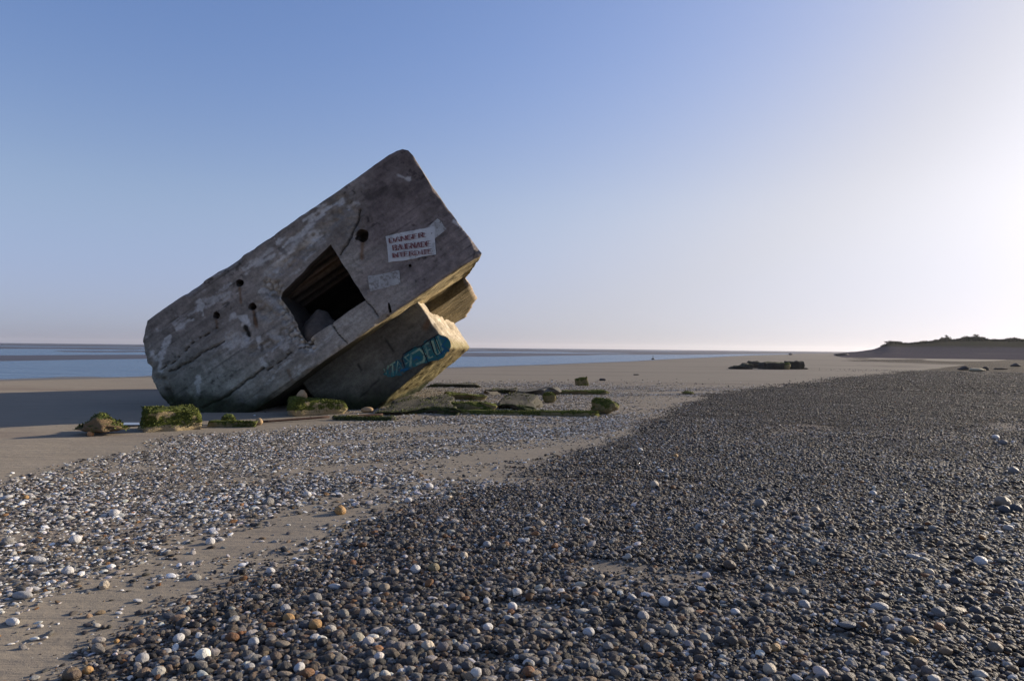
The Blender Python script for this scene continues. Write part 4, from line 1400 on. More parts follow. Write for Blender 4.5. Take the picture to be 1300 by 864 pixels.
# distant row of blocks on the sand
GD = None
block("concrete_block", "low dark chunk at the left end of the distant row of blocks", "block", 925, 954, 468.6, 461.5, 2.0, 0.1, M_FAR, 0.25, 0.25, 81, shape=taper, cell=0.12)
block("concrete_block", "dark chunk standing behind the left gap of the distant block row", "block", 948, 965, 467.2, 459.3, 1.4, -0.1, M_FAR, 0.25, 0.25, 82, cell=0.12)
block("concrete_block", "long middle block of the distant row on the sand", "block", 965, 992, 468.6, 460.2, 1.6, 0.05, M_FAR, 0.15, 0.15, 83, cell=0.12)
block("concrete_block", "green mossy block near the right end of the distant row", "block", 989, 1001, 468.8, 460.3, 1.2, 0.4, M_GREEN, 0.2, 0.15, 84, cell=0.12, moss=400)
block("concrete_block", "tallest block at the right end of the distant row", "block", 998, 1019, 468.6, 458.6, 1.4, 0.1, M_FAR, 0.15, 0.2, 85, cell=0.12)
rock("stone", "small dark stone just right of the distant row of blocks", "stone", 1023, 468.5, 7, 2, M_DKROCK, 86, sub=2)
# rocks on the right
rock("dark_rock", "dark pointed rock among the distant rocks on the shingle at right", "rock", 1225, 472, 16, 8, M_DKROCK, 91, 0.7, cut=peak)
rock("pale_rock", "flat pale yellow rock between two dark rocks at right", "rock", 1242, 471.5, 24, 4.5, mat_plain("yellow_rock", (0.36, 0.31, 0.21), 0.9), 92, 0.6)
rock("dark_rock", "small dark rock right of the flat pale yellow rock", "rock", 1253, 470, 9, 5, M_DKROCK, 93, 0.7)
rock("dark_rock", "low dark rock in the gap before the rightmost rock", "rock", 1272, 469, 18, 2.5, M_DKROCK, 95, 0.5)
rock("dark_rock", "rightmost dark rock at the edge of the photo on the shingle", "rock", 1291, 467, 15, 6.5, M_DKROCK, 94, 0.6, cut=peak)
rock("dark_rock", "low dark mound far away where the shore meets the dune", "rock", 1071, 452, 18, 4, M_DKROCK, 96, 0.7)
rock("pale_rock", "tiny pale lump at the far water's edge left of the dune", "rock", 1004, 450.6, 6, 3, mat_plain("pale_lump", (0.25, 0.22, 0.2), 0.9), 97, 0.7, sub=3)
# channel marker out in the water
mp_ = at(829, 456, SEA_Z)
mk_ = empty("marker_buoy", mp_)
tag(mk_, "tiny dark marker buoy out on the water right of the bunker", "buoy")
sB = mp_[1] / F


def lathe(prof, n=14):
    V, Fc = [], []
    for r_, z_ in prof:
        for i in range(n):
            V.append((r_ * math.cos(2 * math.pi * i / n), r_ * math.sin(2 * math.pi * i / n), z_))
    for j in range(len(prof) - 1):
        for i in range(n):
            Fc.append((j * n + i, j * n + (i + 1) % n, (j + 1) * n + (i + 1) % n, (j + 1) * n + i))
    Fc.append(tuple(range(n))[::-1])
    Fc.append(tuple((len(prof) - 1) * n + i for i in range(n)))
    return np.array(V), Fc


V, Fc = lathe([(0.25, -0.1), (0.32, 0.05), (0.28, 0.2), (0.08, 0.25)])
mesh_obj("float", V, Fc, mat_plain("dark_buoy_paint", (0.04, 0.035, 0.035), 0.6), mk_)
V, Fc = lathe([(0.06, 0.24), (0.05, 0.6), (0.10, 0.62), (0.02, 0.72)])
mesh_obj("pole", V, Fc, bpy.data.materials["dark_buoy_paint"], mk_)

# shallow puddle behind the left boulder
pl = [at(143, 538.3, 0.0), at(180, 538.3, 0.0), at(182, 540.0, 0.0), at(140, 540.3, 0.0)]
mt, k, bs = material("puddle_water", 0.05, 0.5)
bs.inputs["Base Color"].default_value = (0.06, 0.065, 0.07, 1)
pc = np.mean(pl, 0)
Vp = [(pc[0] + 0.62 * math.cos(a_) * (1 + 0.2 * math.sin(3 * a_)), pc[1] + 0.22 * math.sin(a_), 0.03) for a_ in np.linspace(0, 2 * math.pi, 40, endpoint=False)]
tag(mesh_obj("puddle", np.array(Vp), [tuple(range(40))], mt, None, False), kind="structure", label="thin strip of standing water behind the left boulders")


# ------------------------------------------------------------------ dune and shrubs
DUNE_PX = np.array([(1040, 447), (1060, 447.0), (1085, 445.6), (1100, 443.6), (1113, 441.2), (1122, 437.8), (1132, 434.2), (1146, 435.6), (1172, 434.6), (1190, 432.5), (1210, 431.5), (1240, 431), (1270, 431.5), (1300, 431), (1500, 430), (2000, 420)], float)


def dune_top(az, r):
    px = CX + F * np.tan(np.clip(az, -1.3, 1.3))
    y = np.mean([np.interp(px + o_, DUNE_PX[:, 0], DUNE_PX[:, 1]) for o_ in (-6, -3, 0, 3, 6)], 0) + 0.5 * fbm(px / 16, px * 0, seed=98, octv=3)
    return CAMZ + (HZ(px) - 1.3 - y) * r * np.cos(az) / F


def build_dune():
    az = np.linspace(math.atan2(1040 - 650, F), math.radians(66), 700)
    t_ = np.linspace(0, 1, 90)
    A, T = np.meshgrid(az, t_, indexing="ij")
    R = (200 + 320 * T ** 1.3) / np.cos(A) ** 0.3
    rc = 310 / np.cos(A) ** 0.3
    H = dune_top(A, rc)
    q = R / rc
    prof = sstep(0.64, 0.98, q) * (0.35 + 0.65 * sstep(0.8, 1.0, q)) * (1 - 0.12 * sstep(1.05, 1.6, q))
    X, Y = R * np.sin(A), R * np.cos(A)
    prof = prof * sstep(0.0, 0.045, A - az[0]) * sstep(0.0, 0.2, az[-1] - A)
    Z = H * prof + (0.30 * fbm(X / 7, Y / 7, seed=91, octv=4) + 0.22 * np.abs(fbm(X / 2.2, Y / 2.2, seed=92, octv=3)) * sstep(0.85, 1.0, q)) * prof - 0.25 * (1 - sstep(0.0, 0.12, T)) - 0.9 * (1 - sstep(0.0, 0.03, A - az[0])) - 0.6 * (T > 0.97)
    V = np.stack([X, Y, Z], -1).reshape(-1, 3)
    na, nr = X.shape
    i = np.arange(na - 1)[:, None] * nr + np.arange(nr - 1)[None]
    Fc = np.stack([i, i + nr, i + nr + 1, i + 1], -1).reshape(-1, 4)
    mt, k, bs = material("dune_shingle_and_grass", 0.95, 0.0)
    bs.inputs["Diffuse Roughness"].default_value = 0.3
    co = k.n("ShaderNodeTexCoord").outputs["Object"]
    z = k.n("ShaderNodeSeparateXYZ", ins={0: co}).outputs[2]
    n1 = k.noise(co, 0.12, 6.0, 0.65)
    n2 = k.noise(co, 1.2, 5.0, 0.7)
    mp = k.n("ShaderNodeMapping", ins={"Vector": co, "Scale": (0.02, 0.05, 1.6)}).outputs[0]
    n3 = k.noise(mp, 1.0, 4.0, 0.6)
    c = k.mix(n2, (0.060, 0.053, 0.060), (0.130, 0.116, 0.122))
    c = k.mix(k.math("MULTIPLY", k.ramp(n3, 0.60, 0.70), 0.35), c, (0.20, 0.175, 0.15))
    g = k.math("MULTIPLY", k.ramp(k.math("ADD", z, k.math("MULTIPLY", n1, 2.0)), 4.2, 5.4), 0.9)
    c = k.mix(g, c, k.mix(n2, (0.035, 0.036, 0.022), (0.085, 0.078, 0.05)))
    k.link(c, bs.inputs["Base Color"])
    bump(k, bs, n2, 0.6, 0.15)
    tag(mesh_obj("dune", V, Fc, mt), kind="structure", label="low dark shingle dune rising at right")


build_dune()
M_LEAF = mat_plain("dry_shrub_leaves", (0.085, 0.080, 0.05), 0.8, 0.5, 1.0)
M_STEM = mat_plain("shrub_stems", (0.06, 0.05, 0.04), 0.9)


def shrub(px, wpx, hpx, seed, label):
    r = np.random.default_rng(seed)
    az = math.atan2(px - CX, F)
    rc = 310 / math.cos(az) ** 0.3
    z = float(dune_top(np.array([az]), np.array([rc]))[0])
    s = rc * math.cos(az) / F
    Wd, Hh = wpx * s * 0.85, hpx * s * 1.25
    root = empty("dune_shrub", (rc * math.sin(az), rc * math.cos(az), z - 0.45))
    tag(root, label, "shrub", "shrubs along the dune top")
    g = Geo()
    stems = []
    for i in range(7):
        ang = r.uniform(0, 6.28)
        tip = np.array([math.cos(ang) * Wd * 0.35 * r.random(), math.sin(ang) * Wd * 0.3 * r.random(), Hh * r.uniform(0.6, 0.95) + 0.35])
        b = np.array([0.1 * math.cos(ang), 0.1 * math.sin(ang), 0])
        side = np.cross(tip - b, [0, 0, 1.0])
        side = side / (np.linalg.norm(side) + 1e-6)
        fw = np.cross(side, tip - b)
        fw = fw / (np.linalg.norm(fw) + 1e-6)
        q = []
        for c_, rad in ((b, 0.07), (tip, 0.015)):
            for j in range(5):
                a2 = j * 2 * math.pi / 5
                q.append(c_ + side * rad * math.cos(a2) + fw * rad * math.sin(a2))
        g.add(np.array(q), [(j, (j + 1) % 5, 5 + (j + 1) % 5, 5 + j) for j in range(5)])
        stems.append(tip)
    g.build("stem", M_STEM, root, True)
    n = 900
    cl = r.normal(size=(14, 3)) * np.array([Wd * 0.22, Wd * 0.18, Hh * 0.24]) + np.array([0, 0, Hh * 0.34 + 0.30])
    P = cl[r.integers(0, 14, n)] + r.normal(size=(n, 3)) * np.array([Wd * 0.10, Wd * 0.10, Hh * 0.11])
    P[:, 2] = np.abs(P[:, 2])
    P[:, 2] = np.minimum(P[:, 2], Hh * 1.05 + 0.4)
    a = r.normal(size=(n, 3))
    a /= np.linalg.norm(a, axis=1, keepdims=True)
    b = np.cross(a, r.normal(size=(n, 3)))
    b /= np.linalg.norm(b, axis=1, keepdims=True)
    L = 0.12 + 0.14 * r.random((n, 1))
    V = np.stack([P - a * L, P + b * L * 0.6, P + a * L, P - b * L * 0.6], 1).reshape(-1, 3)
    mesh_obj("foliage", V, np.arange(n * 4).reshape(n, 4), M_LEAF, root, False)


for i_, (x_, w_, h_, lb) in enumerate([(1131, 14, 4.5, "rounded shrub on the first knoll at the left end of the dune"), (1152, 12, 2.5, "low shrub just right of the first dune knoll"),
                                       (1174, 12, 4, "small shrub on the dune top left of the middle"), (1190, 12, 3, "flat shrub left of the darkest dune shrub"),
                                       (1202, 11, 6, "darkest upright shrub in the middle of the dune top"), (1218, 12, 3.5, "low shrub right of the darkest dune shrub"),
                                       (1227, 13, 5.5, "left of the two twiggy shrubs on the dune crest"), (1241, 16, 6, "right and wider of the two twiggy shrubs on the dune crest"),
                                       (1262, 16, 3.5, "low wide shrub towards the right end of the dune top"), (1285, 18, 4, "rightmost shrub on the dune top at the photo's edge"),
                                       (1308, 14, 4, "shrub on the dune just past the photo's right edge")]):
    if i_ < 10:
        shrub(x_, w_, h_, 300 + i_, lb)


def dune_grass():
    r = np.random.default_rng(17)
    n = 12000
    az = r.uniform(math.atan2(1120 - 650, F), math.radians(50), n)
    rc = 310 / np.cos(az) ** 0.3 * r.uniform(0.965, 1.06, n)
    dens = 0.25 + 0.75 * sstep(-0.15, 0.3, fbm(az * 160, rc * 0.1, seed=95, octv=3))
    keep = r.random(n) < dens
    az, rc = az[keep], rc[keep]
    n = len(az)
    dg = bpy.context.evaluated_depsgraph_get()
    du = bpy.data.objects["dune"]
    P = np.stack([rc * np.sin(az), rc * np.cos(az), np.zeros(n)], -1)
    for i in range(n):
        ok, loc, _, _ = du.ray_cast(Vector((P[i, 0], P[i, 1], 60)), Vector((0, 0, -1)))
        P[i, 2] = loc.z if ok else 0.0
    vs = []
    for j in range(5):
        a = r.uniform(0, 6.283, n)
        h = r.uniform(0.4, 1.35, n) * (0.35 + 0.65 * sstep(math.atan2(1118 - 650, F), math.atan2(1165 - 650, F), az)) * (0.6 + 0.8 * sstep(-0.1, 0.4, fbm(az * 90, rc * 0.05, seed=96)))
        w = r.uniform(0.10, 0.30, n)
        d = np.stack([np.cos(a), np.sin(a), np.zeros(n)], -1)
        o = r.normal(size=(n, 3)) * np.array([0.35, 0.35, 0.0])
        b = P + o - np.array([0, 0, 0.08])
        lean = r.normal(size=(n, 3)) * np.array([0.25, 0.25, 0]) + np.array([0, 0, 1.0])
        vs.append(np.stack([b - d * w[:, None], b + d * w[:, None], b + lean * h[:, None] + d * w[:, None] * 0.4, b + lean * h[:, None] * 0.9 - d * w[:, None] * 0.6], 1))
    V = np.concatenate(vs).reshape(-1, 3)
    tag(mesh_obj("dune_grass", V, np.arange(len(V)).reshape(-1, 4), mat_plain("dry_marram_grass", (0.044, 0.043, 0.026), 0.9, 0.5, 0.4), None, False), kind="stuff",
        label="dry grass and scrub along the top of the dune")


dune_grass()

# ------------------------------------------------------------------ shingle
M_PEB, k, bs = material("wet_shingle", 0.58, 0.26)
ac = k.n("ShaderNodeAttribute", attribute_name="col", attribute_type="INSTANCER").outputs["Color"]
co = k.n("ShaderNodeTexCoord").outputs["Object"]
nn = k.noise(co, 2.2, 5.0, 0.65)
f_ = k.math("ADD", k.math("MULTIPLY", k.math("SUBTRACT", nn, 0.5), 0.9), 1.0)
k.link(k.mix(1.0, ac, k.n("ShaderNodeCombineColor", ins={0: f_, 1: f_, 2: f_}).outputs[0], "MULTIPLY"), bs.inputs["Base Color"])
bump(k, bs, nn, 0.35, 0.15)
bs.inputs["Diffuse Roughness"].default_value = 0.9

M_COB, k, bs = material("single_pebble", 0.55, 0.4)
ac = k.n("ShaderNodeObjectInfo").outputs["Color"]
rnd = k.n("ShaderNodeObjectInfo").outputs["Random"]
co = k.n("ShaderNodeTexCoord").outputs["Object"]
vs_ = k.n("ShaderNodeVectorMath", operation="ADD", ins={0: co, 1: k.n("ShaderNodeCombineXYZ", ins={0: k.math("MULTIPLY", rnd, 40.0)}).outputs[0]}).outputs[0]
nn = k.noise(vs_, 1.6, 6.0, 0.65)
n4 = k.noise(vs_, 5.0, 4.0, 0.65)
f_ = k.math("ADD", k.math("MULTIPLY", k.math("SUBTRACT", nn, 0.5), 0.8), 1.0)
c_ = k.mix(1.0, ac, k.n("ShaderNodeCombineColor", ins={0: f_, 1: f_, 2: f_}).outputs[0], "MULTIPLY")
c_ = k.mix(k.math("MULTIPLY", k.ramp(n4, 0.62, 0.72), 0.55), c_, (0.07, 0.068, 0.07))
k.link(c_, bs.inputs["Base Color"])
bump(k, bs, k.math("ADD", nn, k.math("MULTIPLY", n4, 0.4)), 0.4, 0.15)

PAL_BANK = [((0.034, 0.030, 0.027), 18), ((0.060, 0.053, 0.048), 22), ((0.105, 0.092, 0.083), 18), ((0.175, 0.157, 0.140), 13), ((0.090, 0.064, 0.045), 15), ((0.165, 0.115, 0.072), 10),
            ((0.195, 0.09, 0.036), 4), ((0.31, 0.285, 0.255), 11), ((0.50, 0.47, 0.435), 6)]
PAL_FAR = [((0.022, 0.020, 0.021), 34), ((0.038, 0.033, 0.034), 28), ((0.066, 0.058, 0.057), 17), ((0.048, 0.036, 0.029), 14), ((0.08, 0.06, 0.04), 4), ((0.13, 0.12, 0.115), 2.5), ((0.30, 0.29, 0.28), 0.8)]  # darker far stones: shadows between them averaged into the colour
PAL_BAND = [((0.045, 0.040, 0.036), 20), ((0.085, 0.075, 0.066), 17), ((0.16, 0.145, 0.128), 13), ((0.27, 0.25, 0.225), 12), ((0.45, 0.43, 0.40), 17), ((0.64, 0.62, 0.59), 20),
            ((0.22, 0.155, 0.09), 5), ((0.28, 0.14, 0.05), 2)]


def pick(pal, n, r):
    p = np.array([w for _, w in pal], float)
    c = np.array([c for c, _ in pal])
    C = c[r.choice(len(pal), n, p=p / p.sum())]
    return np.clip(C * (0.72 + 0.8 * r.random((n, 1)) ** 1.3) * (1 + 0.022 * r.normal(size=(n, 3))), 0.01, 0.8)


def scatter():
    r = np.random.default_rng(99)
    P, S, C, K = [], [], [], []
    AZ = math.radians(46)
    # (r0, r1, points per square metre, median diameter, spread)
    zones = [(2.0, 5.0, 6800, 0.0148, 0.55), (5.0, 9.0, 5600, 0.0146, 0.52), (9.0, 17.0, 3000, 0.0160, 0.46), (17.0, 34.0, 980, 0.0205, 0.36), (34.0, 75.0, 170, 0.034, 0.34)]
    for r0, r1, den, md, sp in zones:
        n = int(den * AZ * (r1 * r1 - r0 * r0))
        az = r.uniform(-AZ, AZ, n)
        rr = np.sqrt(r.uniform(r0 * r0, r1 * r1, n))
        X, Y = rr * np.sin(az), rr * np.cos(az)
        bank, band = masks(X, Y)
        u = r.random(n)
        inb = u < bank ** 1.2
        ing = (~inb) & (r.random(n) < band * 0.32)
        ing_ = ing
        # patches of coarser and finer stones
        cl = fbm(X * 0.8, Y * 0.8, seed=77, octv=3)
        dm = md * np.exp(sp * r.normal(size=n)) * (1 + 0.50 * cl)
        big = r.random(n) < np.where(ing, 0.05, 0.025 if r0 < 17 else 0.006)
        dm = np.where(big, md * (1.7 + 0.8 * r.random(n)), dm)
        dm = np.where(ing_, dm * 1.18, dm)
        dm = np.clip(dm, md * 0.4, md * (4.2 if r0 < 9 else (3.0 if r0 < 17 else 2.1)))
        keep = inb | ing
        X, Y, dm, ing = X[keep], Y[keep], dm[keep], ing[keep]
        m_ = len(X)
        col = np.where(ing[:, None], pick(PAL_BAND, m_, r), pick(PAL_BANK, m_, r))
        if r1 > 6:
            far = r.random(m_) < 0.9 * sstep(7.0, 26.0, np.hypot(X, Y))
            col = np.where((far & ~ing)[:, None], pick(PAL_FAR, m_, r), col)
        el = 1 + 0.65 * r.random(m_) + 0.35 * ing * r.random(m_)
        fl = np.where(ing, 0.42 + 0.25 * r.random(m_), 0.48 + 0.38 * r.random(m_))
        s = np.stack([dm / 2 * el, dm / 2, dm / 2 * fl], -1)
        z = ground_z(X, Y) + s[:, 2] * np.where(ing, r.uniform(0.05, 0.6, m_), r.uniform(-0.2, 1.3, m_))
        P.append(np.stack([X, Y, z], -1))
        S.append(s)
        C.append(col)
        K.append(ing)
    P, S, C, K = np.concatenate(P), np.concatenate(S), np.concatenate(C), np.concatenate(K)
    n = len(P)
    Rt = np.stack([r.normal(size=n) * 0.22, r.normal(size=n) * 0.22, r.uniform(0, 6.283, n)], -1)
    return P, S, C, Rt, K


def gn_scatter(name, P, S, C, Rt, label):
    n = len(P)
    me = bpy.data.meshes.new(name)
    me.vertices.add(n)
    me.vertices.foreach_set("co", P.ravel())
    for an, arr, ty, key in (("siz", S, "FLOAT_VECTOR", "vector"), ("rot", Rt, "FLOAT_VECTOR", "vector")):
        a = me.attributes.new(an, ty, "POINT")
        a.data.foreach_set(key, np.ascontiguousarray(arr, float).ravel())
    a = me.attributes.new("col", "FLOAT_COLOR", "POINT")
    a.data.foreach_set("color", np.concatenate([C, np.ones((n, 1))], 1).ravel())
    a = me.attributes.new("var", "INT", "POINT")
    a.data.foreach_set("value", np.random.default_rng(3).integers(0, 9, n).astype(np.int32))
    me.materials.append(M_PEB)
    o = bpy.data.objects.new(name, me)
    COL.objects.link(o)
    ng = bpy.data.node_groups.new(name + "_nodes", "GeometryNodeTree")
    ng.interface.new_socket("Geometry", in_out="INPUT", socket_type="NodeSocketGeometry")
    ng.interface.new_socket("Geometry", in_out="OUTPUT", socket_type="NodeSocketGeometry")
    k = NT(ng)
    gi = k.n("NodeGroupInput")
    go = k.n("NodeGroupOutput")
    g2i = k.n("GeometryNodeGeometryToInstance")
    for i in range(9):
        ic = k.n("GeometryNodeMeshIcoSphere", ins={"Radius": 1.0, "Subdivisions": 3})
        nz = k.n("ShaderNodeTexNoise", noise_dimensions="4D", ins={"W": i * 3.7 + 0.3, "Scale": 0.85, "Detail": 1.5})
        sb = k.n("ShaderNodeVectorMath", operation="SUBTRACT", ins={0: nz.outputs["Color"], 1: (0.5, 0.5, 0.5)})
        sc = k.n("ShaderNodeVectorMath", operation="SCALE", ins={0: sb.outputs[0], "Scale": 0.95})
        sp = k.n("GeometryNodeSetPosition", ins={"Geometry": ic.outputs["Mesh"], "Offset": sc.outputs[0]})
        sm = k.n("GeometryNodeSetShadeSmooth", ins={0: sp.outputs[0]})
        mt = k.n("GeometryNodeSetMaterial", ins={"Geometry": sm.outputs[0], "Material": M_PEB})
        k.link(mt.outputs[0], g2i.inputs[0])
    A = lambda nm, ty: k.n("GeometryNodeInputNamedAttribute", data_type=ty, ins={"Name": nm}).outputs[0]
    e2r = k.n("FunctionNodeEulerToRotation", ins={0: A("rot", "FLOAT_VECTOR")})
    iop = k.n("GeometryNodeInstanceOnPoints", ins={"Points": gi.outputs[0], "Instance": g2i.outputs[0], "Pick Instance": True, "Instance Index": A("var", "INT"),
                                                   "Rotation": e2r.outputs[0], "Scale": A("siz", "FLOAT_VECTOR")})
    k.link(iop.outputs[0], go.inputs[0])
    md = o.modifiers.new("scatter", "NODES")
    md.node_group = ng
    tag(o, label, kind="stuff")
    return o


P, S, C, Rt, K = scatter()
print("stones", len(P))

# ---- single pebbles: those one can pick out in the picture
NAMED = [  # px, py (centre), width px, colour key, shape key
    (16, 785, 25, "w", "l"), (28, 752, 26, "p", "l"), (47, 708, 24, "w", "l"), (9, 687, 16, "g", "r"), (95, 684, 17, "w", "r"), (86, 724, 15, "w", "r"), (145, 650, 14, "w", "r"),
    (135, 694, 16, "p", "f"), (132, 742, 15, "c", "k"), (267, 685, 13, "w", "r"), (288, 655, 12, "p", "r"), (341, 637, 17, "g", "r"), (390, 628, 12, "w", "r"), (306, 613, 11, "w", "f"),
    (244, 755, 14, "w", "f"), (175, 759, 13, "w", "f"), (151, 775, 10, "w", "f"), (215, 779, 19, "d", "f"), (260, 632, 13, "w", "f"), (366, 790, 18, "o", "r"), (227, 811, 17, "w", "r"),
    (181, 838, 18, "p", "r"), (111, 852, 14, "o", "r"), (148, 813, 8, "o", "r"), (322, 820, 18, "p", "r"), (359, 820, 23, "b", "l"), (339, 841, 17, "w", "r"), (317, 850, 15, "p", "r"),
    (380, 852, 18, "w", "r"), (362, 859, 20, "b", "l"), (32, 630, 9, "o", "r"), (7, 628, 18, "w", "f"),
    (432, 648, 17, "o", "r"), (491, 609, 11, "g", "r"), (545, 617, 11, "w", "r"), (518, 635, 11, "w", "r"), (543, 631, 9, "w", "f"), (568, 630, 14, "c", "f"), (629, 593, 9, "w", "f"),
    (425, 745, 20, "w", "l"), (501, 728, 16, "b", "r"), (527, 726, 16, "w", "r"), (551, 725, 16, "v", "r"), (488, 749, 17, "b", "r"), (467, 730, 16, "g", "r"), (466, 753, 13, "p", "r"),
    (400, 762, 19, "g", "r"), (414, 767, 19, "b", "l"), (618, 695, 12, "p", "r"), (589, 709, 12, "c", "r"), (686, 669, 13, "b", "r"), (662, 690, 11, "w", "r"), (558, 689, 13, "c", "l"),
    (651, 769, 16, "w", "r"), (692, 741, 15, "k", "r"), (343, 724, 13, "w", "r"), (400, 797, 20, "o", "r"), (387, 798, 17, "d", "r"), (534, 781, 17, "c", "l"), (542, 825, 21, "c", "k"),
    (590, 840, 11, "w", "r"), (510, 859, 14, "w", "r"), (619, 799, 15, "w", "r"), (604, 806, 13, "c", "r"), (747, 805, 18, "w", "r"), (845, 769, 19, "w", "r"), (802, 764, 14, "p", "k"),
    (856, 811, 15, "c", "r"), (933, 782, 15, "w", "r"), (942, 700, 16, "b", "r"), (926, 721, 17, "k", "r"), (742, 665, 14, "c", "r"), (803, 839, 14, "v", "r"), (757, 779, 14, "g", "r"),
    (681, 790, 14, "g", "r"), (741, 848, 13, "g", "k"), (763, 732, 10, "c", "r"), (984, 830, 16, "o", "r"), (1021, 771, 17, "p", "r"), (1007, 752, 15, "g", "r"), (1117, 773, 24, "p", "l"),
    (1120, 760, 21, "d", "l"), (1160, 708, 19, "p", "l"), (1245, 714, 18, "w", "r"), (1180, 731, 13, "c", "r"), (1218, 777, 22, "b", "f"), (1238, 780, 18, "d", "r"), (1192, 783, 20, "g", "r"),
    (1153, 808, 16, "g", "r"), (1158, 822, 15, "o", "r"), (1273, 640, 21, "b", "r"), (1275, 649, 15, "d", "r"), (1290, 648, 16, "d", "r"), (965, 642, 18, "g", "r"), (1057, 675, 13, "g", "r"),
    (1035, 650, 14, "b", "r"), (1108, 628, 10, "w", "r"), (1287, 599, 14, "g", "r"), (1280, 673, 14, "p", "r"), (1076, 797, 25, "g", "f"), (977, 857, 19, "c", "r"), (977, 748, 13, "g", "r"),
    (979, 725, 11, "p", "r"), (1213, 741, 17, "d", "r"), (1264, 828, 20, "b", "r"), (831, 616, 13, "c", "r"), (858, 580, 8, "o", "r"), (838, 599, 9, "w", "r"), (813, 573, 8, "w", "r"),
    (1264, 557, 10, "w", "r"), (1273, 564, 11, "g", "r")]
CK = {"w": ("white", (0.48, 0.475, 0.47)), "p": ("pale grey", (0.35, 0.345, 0.34)), "g": ("grey", (0.17, 0.165, 0.16)), "d": ("dark grey", (0.075, 0.077, 0.085)), "c": ("cream", (0.42, 0.36, 0.28)),
      "o": ("ochre", (0.34, 0.20, 0.075)), "b": ("grey brown", (0.22, 0.18, 0.135)), "v": ("olive brown", (0.17, 0.14, 0.075)), "k": ("dark brown", (0.095, 0.072, 0.055))}
SK = {"l": ("long", (1.35, 0.75, 0.62)), "r": ("rounded", (1.05, 0.9, 0.80)), "f": ("flat", (1.2, 0.9, 0.42)), "k": ("knobbly", (1.05, 0.95, 0.9))}


def near_color(c):
    best, bd = "g", 9
    for kk, (_, v) in CK.items():
        d = np.abs(np.log(np.array(v)) - np.log(np.maximum(c, 0.01))).sum()
        if d < bd:
            best, bd = kk, d
    return best


items = []
for px, py, wpx, ck, sk in NAMED:
    bpt = at(px, py + wpx * 0.25)
    s_ = bpt[1] / F
    items.append((px, py, bpt[0], bpt[1], wpx * s_ / 2, ck, sk, None))
nb = np.array([(a[2], a[3], a[4]) for a in items])
# the largest of the scattered stones become objects too, up to 300 in all
ppx, ppy, pdz = project(P)
vis = (ppx > 4) & (ppx < 1296) & (ppy < 862) & (ppy > 470)
appar = np.where(vis, S[:, 0] * 1.0 / pdz * F, 0)
order = np.argsort(-appar)
drop = np.zeros(len(P), bool)
for q in nb:
    drop |= np.hypot(P[:, 0] - q[0], P[:, 1] - q[1]) < q[2] * 0.95
taken = 0
for i in order:
    if taken >= 300 - len(NAMED):
        break
    if drop[i]:
        continue
    drop[i] = True
    taken += 1
    ck = near_color(C[i])
    el = S[i, 0] / S[i, 1]
    sk = "f" if S[i, 2] / S[i, 1] < 0.5 else ("l" if el > 1.45 else "r")
    items.append((ppx[i], ppy[i], P[i, 0], P[i, 1], S[i, 0], ck, sk, C[i]))
keep = ~drop
gn_scatter("shingle", P[keep & ~K], S[keep & ~K], C[keep & ~K], Rt[keep & ~K], "dark grey rounded shingle covering the right of the beach")
gn_scatter("scattered_gravel", P[keep & K], S[keep & K], C[keep & K], Rt[keep & K], "loose white and grey gravel strewn over the sand at left")

protos = []
for i in range(8):
    bm = bmesh.new()
    bmesh.ops.create_icosphere(bm, subdivisions=4, radius=1.0)
    V = np.array([v.co for v in bm.verts])
    Fc = np.array([[v.index for v in f.verts] for f in bm.faces])
    bm.free()
    kn = 0.42 if i >= 6 else 0.22
    V = V * (1 + kn * fbm(V[:, 0] * 0.9 + i * 7, V[:, 1] * 0.9, V[:, 2] * 0.9, seed=200 + i, octv=3 if i < 6 else 4))[:, None]
    V = V / np.abs(V).max()
    tmp = mesh_obj("pebble", V, Fc, M_COB)
    protos.append(tmp.data)
    bpy.data.objects.remove(tmp)

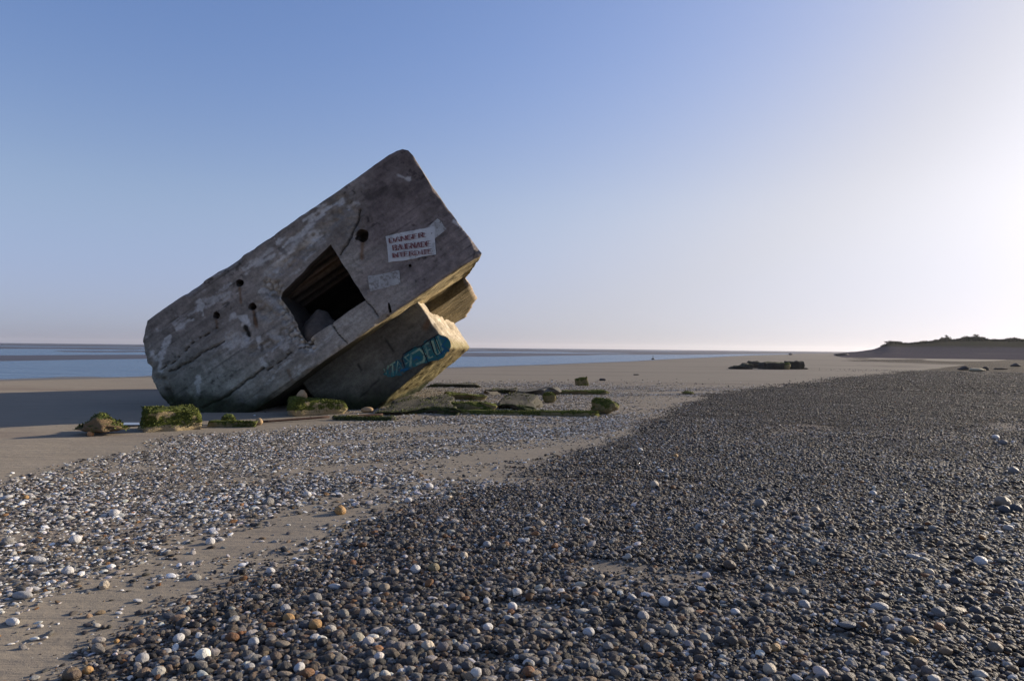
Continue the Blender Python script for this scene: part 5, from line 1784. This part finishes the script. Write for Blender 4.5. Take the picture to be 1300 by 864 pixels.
ROWS = [(822, "at the bottom edge"), (765, "near the bottom edge"), (705, "in the lower foreground"), (640, "in the middle foreground"), (0, "in the upper foreground")]
COLS = [(90, "far left"), (230, "left"), (390, "slightly left"), (540, "centre left"), (680, "centre"), (830, "centre right"), (980, "slightly right"), (1130, "right"), (1400, "far right")]
labs = {}
for it in items:
    px, py = it[0], it[1]
    row = next(t_ for y_, t_ in ROWS if py >= y_)
    colp = next(t_ for x_, t_ in COLS if px < x_)
    size = "large" if it[4] * 2 * F / max(it[3], 0.1) > 15.5 else "small"
    bk, bd_ = masks(np.array([it[2]]), np.array([it[3]]))
    bed = "on shingle" if bk[0] > 0.5 else "on sand"
    lb = f"{size} {CK[it[5]][0]} {SK[it[6]][0]} pebble {bed} {row}, {colp}"
    labs.setdefault(lb, []).append(it)
for lb, its in labs.items():
    its.sort(key=lambda q: q[0])
    for j, it in enumerate(its):
        px, py, x, y, rad, ck, sk, c = it
        o = bpy.data.objects.new("pebble", protos[random.randrange(6) if sk != "k" else 6 + random.randrange(2)])
        COL.objects.link(o)
        sx, sy, sz = SK[sk][1]
        o.scale = (rad * (1.0 if sk != "l" else 1.0), rad * sy / sx, rad * sz / sx * (1.0))
        o.rotation_euler = (random.gauss(0, 0.15), random.gauss(0, 0.15), random.uniform(-0.5, 0.5) if sk in "lf" else random.uniform(0, 6.28))
        o.location = (x, y, gz(x, y) + o.scale[2] * 0.62)
        cc = np.array(CK[ck][1]) * random.uniform(0.85, 1.1) if c is None else c
        o.color = (*[float(q) for q in cc], 1.0)
        pre = ""
        if len(its) == 2:
            pre = ("left of two: ", "right of two: ")[j]
        elif len(its) == 3:
            pre = ("left of three: ", "middle of three: ", "right of three: ")[j]
        tag(o, pre + lb, "pebble", "larger pebbles lying on the beach")

# ------------------------------------------------------------------ the evening haze over the estuary
HAZE = 0.00008
if HAZE > 0:
    V, Fc, _ = np.array([(x, y, z) for x in (-6500, 6500) for y in (-6500, 6500) for z in (-3.0, 40.0)], float), [(0, 1, 3, 2), (4, 6, 7, 5), (0, 4, 5, 1), (2, 3, 7, 6), (0, 2, 6, 4), (1, 5, 7, 3)], 0
    mt = bpy.data.materials.new("evening_haze")
    mt.use_nodes = True
    mt.node_tree.nodes.clear()
    k = NT(mt.node_tree)
    vol = k.n("ShaderNodeVolumePrincipled", ins={"Color": (0.92, 0.93, 1.0, 1.0), "Density": HAZE, "Anisotropy": 0.35})
    out = k.n("ShaderNodeOutputMaterial")
    k.link(vol.outputs[0], out.inputs["Volume"])
    tag(mesh_obj("haze", V, Fc, mt, None, False), kind="stuff", label="thin evening haze over the beach and the far water")
    SC.cycles.volume_bounces = 0
